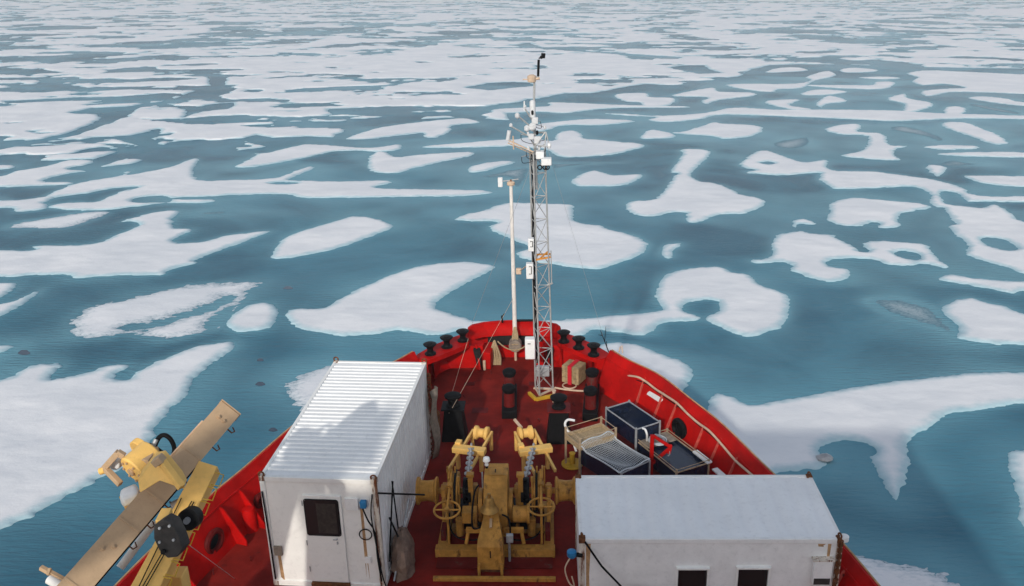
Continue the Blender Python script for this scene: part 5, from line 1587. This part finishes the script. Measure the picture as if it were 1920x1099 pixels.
# ------------------------------------------------------------------ windlass
wl = thing('anchor_windlass', 'big ochre anchor windlass with twin drums and two handwheels between the containers', 'windlass', (-1.33, 18.6, 0))
WY, WZ = 19.0, 1.05
O = 'ochre'
X0 = -1.35
mb = MB()                                     # base frame
mb.box(-2.76, .06, 17.75, 17.98, .02, .24)
mb.box(-2.72, -2.48, 17.99, 19.6, .02, .22); mb.box(-.20, .04, 17.99, 19.6, .02, .22)
mb.box(-2.47, -.21, 18.7, 18.9, .02, .18); mb.box(-2.76, .06, 19.61, 19.8, .02, .22)
mb.build('base_frame', O, wl, bevel=.012)
mb = MB(); mb.box(-2.7, 0., 17.35, 17.74, .015, .05); mb.build('drip_tray', 'darkred', wl)
MB().cyl((-3.2, WY, WZ), (.52, WY, WZ), .075, n=16).build('shaft', O, wl)
for s in (-1, 1):
    xs0 = X0 + s * 1.42
    mb = MB()
    pr = [(.24, .0), (.34, .02), (.34, .06), (.27, .10), (.245, .28), (.26, .42), (.34, .47), (.34, .52)]
    rows = [[np.array([xs0 + s * d, WY + r_ * cos(2 * pi * k / 28), WZ + r_ * sin(2 * pi * k / 28)]) for k in range(29)] for r_, d in pr]
    mb.strip(rows)
    mb.add(rows[-1][:-1], [tuple(range(28))]); mb.add(rows[0][:-1], [tuple(range(28))])
    mb.build('warping_drum', O, wl)
    # brake drum, chain wheel and their side frames
    xg = X0 + s * .98
    mb = MB(); mb.cyl((xg - .07, WY, WZ), (xg + .07, WY, WZ), .47, n=30); mb.cyl((xg + s * .07, WY, WZ), (xg + s * .1, WY, WZ), .36, n=26)
    bd = mb.build('brake_drum', 'ochre', wl, bevel=.01)
    MB().torus((xg, WY, WZ), (1, 0, 0), .485, .03, 30, 6).build('brake_band', 'black', bd)
    xc_ = X0 + s * .70
    mb = MB(); mb.cyl((xc_ - .10, WY, WZ), (xc_ - .04, WY, WZ), .33, n=24); mb.cyl((xc_ + .04, WY, WZ), (xc_ + .10, WY, WZ), .33, n=24); mb.cyl((xc_ - .04, WY, WZ), (xc_ + .04, WY, WZ), .22, n=20)
    for k in range(5):
        a = 2 * pi * k / 5
        mb.box(xc_ - .09, xc_ + .09, WY + .26 * cos(a) - .05, WY + .26 * cos(a) + .05, WZ + .26 * sin(a) - .05, WZ + .26 * sin(a) + .05)
    mb.build('chain_wheel', 'black', wl)
    for xf in (X0 + s * .52, X0 + s * 1.27):
        mb = MB(); mb.prism([(xf - .05, WY - .42, .22), (xf - .05, WY + .42, .22), (xf - .05, WY + .16, WZ + .14), (xf - .05, WY - .16, WZ + .14)], (.10, 0, 0))
        mb.cyl((xf - .08, WY, WZ), (xf + .08, WY, WZ), .16, n=18)
        mb.build('bearing_stand', O, wl, bevel=.012)
    # upright guide posts and brake spindles
    xa_ = X0 + s * .60
    mb = MB(); mb.beam((xa_, WY - .25, .2), (xa_, WY - .25, 1.62), .12, .09, (0, 1, 0)); mb.box(xa_ - .09, xa_ + .09, WY - .33, WY - .17, 1.62, 1.70)
    mb.build('guide_post', O, wl, bevel=.01)
    hw = P(838 if s < 0 else 1015, 956 if s < 0 else 950, y=17.95)
    top_ = np.array([hw[0] + (.02 if s < 0 else -.02), WY + .02, 1.62])
    mb = MB(); mb.cyl(hw, top_, .032, n=10); m_ = hw + (top_ - hw) * .55; mb.cyl(m_, m_ + (top_ - hw) * .12, .07, n=12)
    mb.cyl(hw + (0, .0, 0), (hw[0], hw[1] + .05, .2), .03, n=8)
    mb.beam(top_ + (-.09, 0, -.5), top_ + (-.09, 0, .1), .04, .05, (0, 1, 0)); mb.beam(top_ + (.09, 0, -.5), top_ + (.09, 0, .1), .04, .05, (0, 1, 0))
    mb.build('brake_spindle', O, wl)
    d = np.array([0, -.12, 1.]); d /= np.linalg.norm(d)
    mb = MB(); mb.torus(hw, d, .30, .026, 34, 8)
    ringp = mb.ring(hw, d, .30, 4)
    mb.cyl(ringp[0], ringp[2], .02, n=7); mb.cyl(ringp[1], ringp[3], .02, n=7); mb.cyl(hw - d * .04, hw + d * .04, .06, n=12)
    mb.build('handwheel', O, wl)
    # the side gear casing of the inner shaft
    mb = MB(); xi = X0 + s * .36
    mb.cyl((xi - .05, WY - .28, .82), (xi + .05, WY - .28, .82), .40, n=26); mb.build('gear_cover', O, wl, bevel=.01)
    # chain-pipe arm (curved guard outside the drum)
    mb = MB(); xo = X0 + s * 1.12
    arc_ = [np.array([xo, WY + .56 * cos(a), WZ + .56 * sin(a)]) for a in np.linspace(radians(10), radians(120), 12)]
    for i in range(11):
        mb.beam(arc_[i], arc_[i + 1], .10, .03, (1, 0, 0))
    mb.build('chain_guard', O, wl)
# black block added as shade between the frames, with bolts, levers and pipes
MB().box(-2.3, -.4, 18.62, 19.5, .19, .52).build('gap_shade_block', 'black', wl, bevel=.02)
for s in (-1, 1):
    xb_ = X0 + s * 1.06
    mb = MB()
    for k in range(12):
        a = 2 * pi * k / 12
        mb.cyl((xb_, WY + .30 * cos(a), WZ + .30 * sin(a)), (xb_ + s * .06, WY + .30 * cos(a), WZ + .30 * sin(a)), .022, n=7)
    mb.build('bolt_ring', 'ochre', wl)
    xi = X0 + s * .36
    mb = MB()
    for k in range(10):
        a = 2 * pi * k / 10
        mb.cyl((xi - .07, WY - .28 + .34 * cos(a), .82 + .34 * sin(a)), (xi + .07, WY - .28 + .34 * cos(a), .82 + .34 * sin(a)), .018, n=6)
    mb.build('bolt_ring', 'ochre', wl)
    xl = X0 + s * .88
    mb = MB(); mb.cyl((xl, WY - .45, .3), (xl, WY - .30, 1.5), .022, n=8); mb.cyl((xl, WY - .30, 1.5), (xl, WY - .28, 1.62), .035, n=8)
    mb.build('brake_lever', 'ochre', wl)
    mb = MB(); mb.cyl((xl - .05, WY - .62, .45), (xl + .05, WY - .62, .45), .05, n=10); mb.beam((xl, WY - .62, .45), (xl, WY - .1, .62), .05, .06)
    mb.build('brake_link', 'black', wl)
    MB().tube(catmull([(X0 + s * .25, 18.2, .35), (X0 + s * .5, 18.05, .3), (X0 + s * .9, 18.1, .34), (X0 + s * 1.1, 18.4, .4), (X0 + s * 1.15, 18.8, .55)], 5), .018, 6).build('hydraulic_pipe', 'black', wl)
    MB().cyl((X0 + s * .86, 18.35, .24), (X0 + s * .86, 18.35, .70), .10, n=16).build('accumulator', 'ochre', wl, bevel=.015)
    MB().box(X0 + s * 1.24 - .06, X0 + s * 1.24 + .06, 18.1, 18.5, .24, .5).build('pipe_box', 'darkred', wl, bevel=.01)
# central gearbox hood
mb = MB(); hx0, hx1 = X0 - .27, X0 + .30
sec = [(18.10, .35), (18.10, .98), (18.55, 1.52), (18.72, 1.66), (19.26, 1.66), (19.40, 1.45), (19.40, .3)]
mb.prism([(hx0, a, b) for a, b in sec], (hx1 - hx0, 0, 0)); hood = mb.build('gearbox', O, wl, bevel=.02)
mb = MB(); nrm = np.array([0, -.76, .63]); 
MB().obox((X0 + .02, 18.86, 1.67), (.34, 0, 0), (0, .3, 0), (0, 0, .02)).build('inspection_lid', O, hood, bevel=.005)
MB().obox((X0, 18.88, 1.685), (.02, 0, 0), (0, .14, 0), (0, 0, .02)).build('lid_handle', 'black', hood)
mb = MB(); mb.cyl((X0 + .42, 18.3, .86), (X0 + .75, 18.3, .86), .2, n=20); mb.cyl((X0 + .75, 18.3, .86), (X0 + .82, 18.3, .86), .24, n=20); mb.build('motor', O, wl, bevel=.01)
mb = MB(); mb.box(X0 - .78, X0 - .42, 18.1, 18.42, .72, 1.02); mb.build('valve_block', O, wl, bevel=.02)
mb = MB(); mb.tube(catmull([(X0 - .25, 18.0, .75), (X0 - .5, 17.95, .7), (X0 - .52, 18.05, 1.1), (X0 - .48, 18.5, 1.35), (X0 - .4, 18.7, 1.4)], 6), .022, 7); mb.build('hydraulic_pipe', 'black', wl)
mb = MB(); mb.tube(catmull([(X0 + .18, 18.0, 1.05), (X0 + .34, 17.95, .95), (X0 + .36, 17.95, .5), (X0 + .3, 17.9, .3)], 6), .022, 7); mb.build('hydraulic_pipe', 'black', wl)
for s in (-1, 1):
    mb = MB(); mb.beam((X0 + s * .2, 18.0, .62), (X0 + s * .68, 18.0, .62), .1, .12); mb.beam((X0 + s * .62, 18.0, .6), (X0 + s * .68, 17.9, .3), .08, .06)
    mb.build('cross_bracket', O, wl, bevel=.01)
MB().cyl((X0 - .31, 18.75, 1.3), (X0 - .31, 18.75, 1.72), .02, n=8).build('indicator_rod', 'grey', wl)
mb = MB(); mb.lathe([(.02, -.16), (.05, -.12), (.035, -.06), (.09, .0), (.075, .08), (.02, .11)], (X0 - .22, 19.05, 1.86), 14); mb.build('lever_knob', 'plastic', wl)
MB().cyl((X0 - .22, 19.05, 1.6), (X0 - .22, 19.05, 1.76), .035, n=8).build('lever', 'black', wl)
# control pedestal with its tapered top
cx_ = P(921, 1035, y=17.55)[0]
mb = MB()
sec = [(17.35, .30, .85), (17.35, .30, .30), ]
A_ = [(cx_ - .30, 17.28, .0), (cx_ + .30, 17.28, .0), (cx_ + .30, 17.62, .0), (cx_ - .30, 17.62, .0)]
B_ = [(a, b, .66) for a, b, c in A_]
T_ = [(cx_ - .29, 17.36, .80), (cx_ + .29, 17.36, .80), (cx_ + .15, 18.08, 1.10), (cx_ - .15, 18.08, 1.10)]
mb.add(A_ + B_, [(0, 3, 2, 1), (0, 1, 5, 4), (1, 2, 6, 5), (2, 3, 7, 6), (3, 0, 4, 7)])
mb.add(B_ + T_ + [(cx_ - .15, 18.06, .3), (cx_ + .15, 18.06, .3)], [(0, 1, 5, 4), (4, 5, 6, 7), (1, 2, 9, 6, 5), (3, 0, 4, 7, 8), (2, 3, 8, 9), (6, 9, 8, 7)])
pd = mb.build('control_pedestal', O, wl, bevel=.012)
MB().box(cx_ - .012, cx_ + .012, 17.262, 17.279, .38, .56).build('door_handle', 'black', pd)
MB().box(cx_ - .30, cx_ + .30, 17.255, 17.279, .0, .05).build('skirt', 'rust', pd)
MB().obox((cx_, 17.75, .985), (.06, 0, 0), (0, .22, .09), (0, -.008, .02)).build('gauge_strip', 'tan', pd)
MB().box(cx_ + .36, cx_ + .52, 17.5, 17.6, .62, .82).build('switch_box', 'grey', wl, bevel=.01)
MB().cyl((cx_ + .42, 17.6, 0), (cx_ + .42, 17.6, .62), .03, n=8).build('switch_post', 'grey', wl)
for sx in (-.26, .26):
    MB().box(cx_ + sx - .03, cx_ + sx + .03, 17.1, 17.2, .0, .3).build('pedestal_foot', O, wl)
# ship's bell
bc = P(918, 955, y=17.9)
bl = thing('deck_bell', 'brass bell standing on the front of the windlass', 'bell', bc)
MB().lathe([(.22, -.02), (.215, .0), (.16, .06), (.125, .16), (.11, .26), (.08, .32), (.02, .335)], bc, 26).build('bell', 'brass', bl)
MB().lathe([(.035, .32), (.05, .36), (.04, .42), (.01, .44)], bc, 14).build('crown', 'brass', bl)
MB().cyl(bc + (0, .05, -.25), bc + (0, .02, .0), .04, n=8).build('bracket', 'ochre', bl)

# ------------------------------------------------------------------ chain stoppers and anchor chains
for s, rol, crs, lab_ in ((-1, (903, 812), (880, 850), 'left ochre chain stopper with a grooved roller in front of the windlass'), (1, (985, 812), (1004, 850), 'right ochre chain stopper with a grooved roller in front of the windlass')):
    zt = .52
    R_ = P(rol[0], rol[1], z=zt); C_ = P(crs[0], crs[1], z=zt)
    d = R_ - C_; L_ = np.linalg.norm(d); d /= L_; n_ = np.array([d[1], -d[0], 0])
    t = thing('chain_stopper', lab_, 'chain stopper', ((R_[0] + C_[0]) / 2, (R_[1] + C_[1]) / 2, 0), 0., 'chain stoppers in front of the windlass')
    mb = MB(); rows = []
    for r_, q in ((.13, -.22), (.20, -.2), (.20, -.12), (.13, -.06), (.13, .06), (.20, .12), (.20, .2), (.13, .22)):
        rows.append([R_ + n_ * q + r_ * (cos(2 * pi * k / 22) * d + sin(2 * pi * k / 22) * np.array([0, 0, 1])) for k in range(23)])
    mb.strip(rows); mb.add(rows[0][:-1], [tuple(range(22))]); mb.add(rows[-1][:-1], [tuple(range(22))]); mb.build('roller', 'yellow', t)
    for q in (-.28, .28):
        mb = MB(); mb.beam(R_ + n_ * q + d * .1, C_ + n_ * q - d * 1.0, .07, .10); mb.beam(R_ + n_ * q, R_ + n_ * q + (0, 0, -zt), .08, .10, d); mb.beam(C_ + n_ * q * 1.2, C_ + n_ * q * 1.2 + (0, 0, -zt), .09, .14, d)
        mb.build('side_bar', 'yellow', t, bevel=.01)
    mb = MB(); mb.beam(C_ - n_ * .46 + (0, 0, .10), C_ + n_ * .46 + (0, 0, .10), .26, .16); mb.beam(C_ - n_ * .44 + d * .18 + (0, 0, .18), C_ - n_ * .28 + d * .18 + (0, 0, .18), .2, .12); mb.build('cross_head', 'yellow', t, bevel=.015)
    if s > 0:
        MB().beam(R_ + (-.1, .1, .1), R_ + (-.32, .35, .25), .07, .05).build('lever', 'cream', t)
    # chain
    ch = thing('anchor_chain', f'pale grey anchor chain running into the {"left" if s < 0 else "right"} wheel of the windlass', 'chain', (C_[0], C_[1], 0), 0., 'anchor chains on the windlass')
    a = np.array([X0 + s * .72, WY + .3, WZ + .22]); b = C_ + (0, 0, .10) + d * .2
    nlk = 13
    for k in range(nlk):
        q = a + (b - a) * (k / (nlk - 1.)); dd = (b - a) / np.linalg.norm(b - a)
        side_ = np.cross(dd, (0, 0, 1)); side_ /= np.linalg.norm(side_); upv = np.cross(side_, dd)
        w_ = side_ if k % 2 else upv
        lk = [q + dd * .105 * cos(x_) * (1.15) + w_ * .07 * sin(x_) for x_ in np.linspace(0, 2 * pi, 14, endpoint=False)]
        MB().tube(lk, .030, 6, closed=True).build('chain_link', 'chain', ch)

# ------------------------------------------------------------------ crane, lower left
CY = 14.0
tipL, tipR = P(414, 757, y=14.0), P(450, 773, y=14.05)
loL, loR = P(123, 1085, y=11.2), P(187, 1083, y=11.1)
cr_ = thing('deck_crane', 'yellow knuckle-boom crane with a tan-topped jib at the lower left', 'crane', (-7.6, 11.6, 0.))
tip = (tipL + tipR) / 2; low = (loL + loR) / 2
d = (tip - low); L_ = np.linalg.norm(d); d /= L_
wv = tipR - tipL; wv -= d * (wv @ d); wid = np.linalg.norm(wv); wv /= wid
up = np.cross(wv, d)
back = low - d * 2.2
JW0, JW1, JH = .44, .40, .62


def jib_sec(t, hs=1.):
    c = back + (tip - back) * t; w = JW0 + (JW1 - JW0) * t; h = JH * hs
    return [c - wv * w / 2, c + wv * w / 2, c + wv * w / 2 - up * h, c - wv * w / 2 - up * h]


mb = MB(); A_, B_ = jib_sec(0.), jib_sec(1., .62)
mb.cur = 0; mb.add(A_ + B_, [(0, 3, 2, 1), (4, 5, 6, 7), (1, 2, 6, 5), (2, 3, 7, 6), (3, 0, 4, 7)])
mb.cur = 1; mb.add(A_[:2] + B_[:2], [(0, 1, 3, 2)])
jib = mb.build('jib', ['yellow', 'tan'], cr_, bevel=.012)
# bosses on top, end plate
mb = MB()
for t_, q in ((.955, -.05), (.955, .06), (.75, -.02), (.47, -.07), (.49, .04), (.22, .0), (.24, .09)):
    c = back + (tip - back) * t_ + wv * q
    mb.cyl(c, c + up * .025, .035, n=12); mb.cyl(c + up * .025, c + up * .045, .018, n=8)
mb.build('boss', 'tan', jib)
mb = MB(); q = [p + d * .012 for p in B_]; c = sum(q) / 4
mb.prism([c + (p - c) * 1.05 for p in q], d * .02); mb.build('end_plate', 'tan', jib)
# hooks and rail on the right flank
rungs = 0
for t_ in np.linspace(.52, .95, 7):
    c = back + (tip - back) * t_ + wv * (.20) - up * .12
    MB().tube([c, c + wv * .10 - up * .02, c + wv * .12 + d * .07 - up * .06, c + wv * .05 + d * .12 - up * .10], .012, 6).build('cable_hook', 'rust', jib)
mb = MB(); mb.cyl(back + (tip - back) * .62 - wv * .235 - up * .08, back + (tip - back) * .92 - wv * .215 - up * .08, .018, n=8); mb.cyl(back + (tip - back) * .70 - wv * .235 - up * .02, back + (tip - back) * .73 - wv * .235 - up * .02, .04, n=8)
mb.build('hydraulic_line', 'cream', jib)
# main boom (yellow, broad face towards the wheelhouse) and its cheek plates
m0, m1 = P(390, 868, y=13.1), P(272, 1099, y=11.35)
dm = m1 - m0; dm /= np.linalg.norm(dm)
m1 = m1 + dm * 1.6
fw = np.array([0, -.9, .45]); sd_ = np.cross(dm, fw); sd_ /= np.linalg.norm(sd_); fw = np.cross(sd_, dm)
if fw[1] > 0:
    fw = -fw; sd_ = -sd_
if sd_[0] < 0:
    sd_ = -sd_
BW0, BW1, BD = .34, .50, .30
A_ = [m0 - sd_ * BW0 / 2, m0 + sd_ * BW0 / 2, m0 + sd_ * BW0 / 2 - fw * BD, m0 - sd_ * BW0 / 2 - fw * BD]
B_ = [m1 - sd_ * BW1 / 2, m1 + sd_ * BW1 / 2, m1 + sd_ * BW1 / 2 - fw * BD, m1 - sd_ * BW1 / 2 - fw * BD]
off = -fw * .02
A_ = [p + off for p in A_]; B_ = [p + off for p in B_]
mb = MB(); mb.add(A_ + B_, [(0, 1, 2, 3), (4, 7, 6, 5), (0, 4, 5, 1), (1, 5, 6, 2), (2, 6, 7, 3), (3, 7, 4, 0)])
boom = mb.build('main_boom', 'yellow', cr_, bevel=.015)
# ladder of rungs up the right edge
mb = MB()
for k in range(12):
    q = m0 + dm * (.12 + .26 * k) + sd_ * (BW0 / 2 + .02)
    mb.tube([q, q + sd_ * .15, q + sd_ * .17 + dm * .20, q + sd_ * .02 + dm * .22], .011, 5)
mb.build('rung_ladder', 'brightyellow', boom)
# wires along the boom face
mb = MB()
for a, b in ((-.12, -.02), (.06, -.10), (.10, -.05)):
    mb.cyl(m0 + dm * .7 + sd_ * a + fw * .03, m1 + sd_ * b + fw * .05, .010, n=5)
mb.build('boom_wire', 'black', boom)
# slewing head: drum, cheeks, motor, bracket frame
HY = 12.9
h = lambda px, py, y=HY: P(px, py, y=y)
mb = MB(); c = h(262, 872); r_ = .27
ax_ = np.array([.45, .75, .25]); ax_ /= np.linalg.norm(ax_)
mb.cyl(c - ax_ * .16, c + ax_ * .30, r_, n=30); mb.build('winch_drum', 'yellow', cr_, bevel=.03)
mb = MB(); c2 = h(264, 848, 13.3); mb.cyl(c2 - ax_ * .02, c2 + ax_ * .10, .24, n=26); mb.build('drum_flange', 'yellow', cr_, bevel=.01)
mb = MB(); mb.prism([h(258, 900, 12.25), h(262, 925, 12.1), h(300, 902, 12.1), h(345, 918, 12.1), h(336, 902, 12.1), h(304, 862, 12.3), h(286, 866, 12.3)], (-.02, .22, .05)); mb.build('cheek_plate', 'yellow', cr_, bevel=.015)
mb = MB(); mb.beam(h(272, 868, 12.75), h(292, 842, 13.1), .13, .12); mb.build('cylinder_lug', 'tan', cr_, bevel=.012)
mb = MB(); mb.beam(h(305, 866, 12.2), h(341, 914, 12.0), .11, .12); mb.build('link_arm', 'yellow', cr_, bevel=.012)
mb = MB(); mb.beam(h(290, 868, 12.2), h(305, 858, 12.2), .16, .12); mb.build('link_head', 'tan', cr_, bevel=.012)
mb = MB()
fr_ = [h(222, 849, 12.9), h(232, 855, 12.9), h(196, 882, 12.8), h(222, 910, 12.6)]
mb.beam(h(222, 848), h(196, 877), .10, .10); mb.beam(h(220, 848), h(233, 856), .09, .10); mb.beam(h(196, 877), h(226, 908, 12.75), .09, .10); mb.build('side_bracket', 'tan', cr_, bevel=.01)
mb = MB(); mb.cyl(h(188, 884), h(197, 881), .06, n=12); mb.build('bracket_pin', 'yellow', cr_)
mb = MB(); mb.cyl(h(213, 872, 13.0), h(226, 862, 13.2), .10, n=14); mb.build('hydraulic_tank', 'plastic', cr_, bevel=.02)
mb = MB(); c = h(243, 929, 12.4)
mb.obox(c, (.26, .12, .06), (-.10, .22, .05), (0, 0, .22)); mb.build('white_float', 'plastic', cr_, bevel=.07)
mb = MB(); mb.prism([h(222, 932, 12.4), h(245, 950, 12.35), h(262, 938, 12.4), h(258, 955, 12.3), h(240, 966, 12.2)], (0, .15, -.03)); mb.build('motor_bracket', 'yellow', cr_, bevel=.01)
hose = [h(288, 842, 13.2), h(297, 822, 13.3), h(308, 816, 13.3), h(320, 824, 13.3), h(327, 842, 13.3), h(322, 862, 13.2)]
MB().tube(catmull(hose, 6), .04, 8).build('hydraulic_hose', 'rubber', cr_)
hose = [h(272, 838, 13.2), h(283, 834, 13.3), h(300, 845, 13.3), h(322, 862, 13.2)]
MB().tube(catmull(hose, 6), .03, 8).build('hydraulic_hose', 'rubber', cr_)
MB().cyl(h(282, 846, 13.1), h(293, 824, 13.2), .04, n=10).build('cylinder_rod', 'grey', cr_)
MB().cyl(h(322, 862, 13.2), h(336, 850, 13.3), .035, n=8).build('hose_fitting', 'rubber', cr_)
# sheave housing and hook block
mb = MB(); mb.cyl(h(322, 952, 12.6), h(342, 942, 12.7), .09, n=14); mb.build('small_motor', 'grey', cr_)
hb_ = [h(288, 985, 11.3), h(306, 974, 11.3), h(322, 982, 11.3), h(334, 1006, 11.25), h(342, 1030, 11.2), h(332, 1045, 11.2), h(314, 1047, 11.2), h(298, 1032, 11.2), h(288, 1010, 11.25)]
mb = MB(); mb.prism(hb_, (.06, .18, .0)); hk = mb.build('hook_block', 'block', cr_, bevel=.015)
MB().cyl(h(352, 975, 11.75), h(362, 968, 11.95), .17, n=22).build('sheave', 'black', hk)
MB().cyl(h(349, 978, 11.68), h(352, 975, 11.75), .05, n=12).build('sheave_pin', 'grey', hk)
for px, py in ((300, 990), (318, 986), (326, 1012), (300, 1016)):
    q = h(px, py, 11.24); MB().cyl(q, q + (0, -.025, .008), .022, n=8).build('bolt', 'grey', hk)
c = h(307, 1034, 11.19); MB().cyl(c, c + (0, -.03, .01), .04, n=12).build('block_pin', 'black', hk)
mb = MB(); mb.beam(h(302, 982, 11.4), h(314, 958, 11.7), .16, .12); mb.build('block_hanger', 'yellow', cr_, bevel=.01)
for t_ in (.36, .56, .66, .82):
    c = back + (tip - back) * t_
    MB().beam(c - wv * .20 + up * .008, c + wv * .20 + up * .008, .03, .012, up).build('weld_band', 'tan', jib)
for q in (.06, .11):
    MB().cyl(back + wv * .225 - up * (.12 + q), back + (tip - back) * .80 + wv * .215 - up * (.12 + q), .014, n=7).build('hydraulic_line', 'black', jib)
for k in range(8):
    a = 2 * pi * k / 8; c = h(262, 872); e1 = np.cross(ax_, (0, 0, 1)); e1 /= np.linalg.norm(e1); e2 = np.cross(ax_, e1)
    q = c - ax_ * .17 + .20 * (cos(a) * e1 + sin(a) * e2); MB().cyl(q, q - ax_ * .02, .022, n=7).build('bolt', 'tan', cr_)
MB().cyl(h(262, 872) - ax_ * .165, h(262, 872) - ax_ * .20, .07, n=14).build('drum_hub', 'tan', cr_)
# lower-left outrigger and pedestal
mb = MB(); mb.beam(h(76, 1064, 11.5), h(128, 1092, 11.4), .07, .07); mb.beam(h(90, 1078, 11.4), h(94, 1066, 11.5), .05, .05); mb.build('outrigger_bar', 'tan', cr_, bevel=.008)
MB().cyl(h(92, 1086, 11.4), h(122, 1104, 11.3), .075, n=14).build('outrigger_cylinder', 'plastic', cr_)
MB().tube(catmull([h(160, 1044, 11.7), h(180, 1021, 11.9), h(203, 992, 12.1), h(224, 972, 12.3)], 5), .016, 6).build('loose_cable', 'rubber', cr_)
mb = MB(); mb.cyl((-8.2, 10.2, 0), (-8.2, 10.2, 2.6), .5, n=24); mb.build('pedestal', 'yellow', cr_)
mb = MB(); q = h(330, 1085, 12.); mb.box(q[0] - .12, q[0] + .14, 11.9, 12.2, q[2] - .5, q[2] + .1); mb.build('valve_block', 'yellow', cr_, bevel=.02)
mb = MB(); q = h(262, 1040, 12.4); mb.cyl(h(225, 1065, 12.3), h(290, 978, 12.9), .07, n=12); mb.build('boom_cylinder', 'plastic', cr_)
# thin wire across the deck from the hook block
wire([h(338, 1010, 11.5), P(440, 1085, z=.1)], 'fine wire trailing from the crane hook block across the deck', .006, 'grey', group='crane wires')

# ------------------------------------------------------------------ set everything of the ship on the water with its trim
for o in TOP_SHIP:
    bpy.context.view_layer.update() if False else None
for o in TOP_SHIP:
    loc = Matrix.Translation(o.location) @ o.rotation_euler.to_matrix().to_4x4()
    o.matrix_world = SHIP @ loc
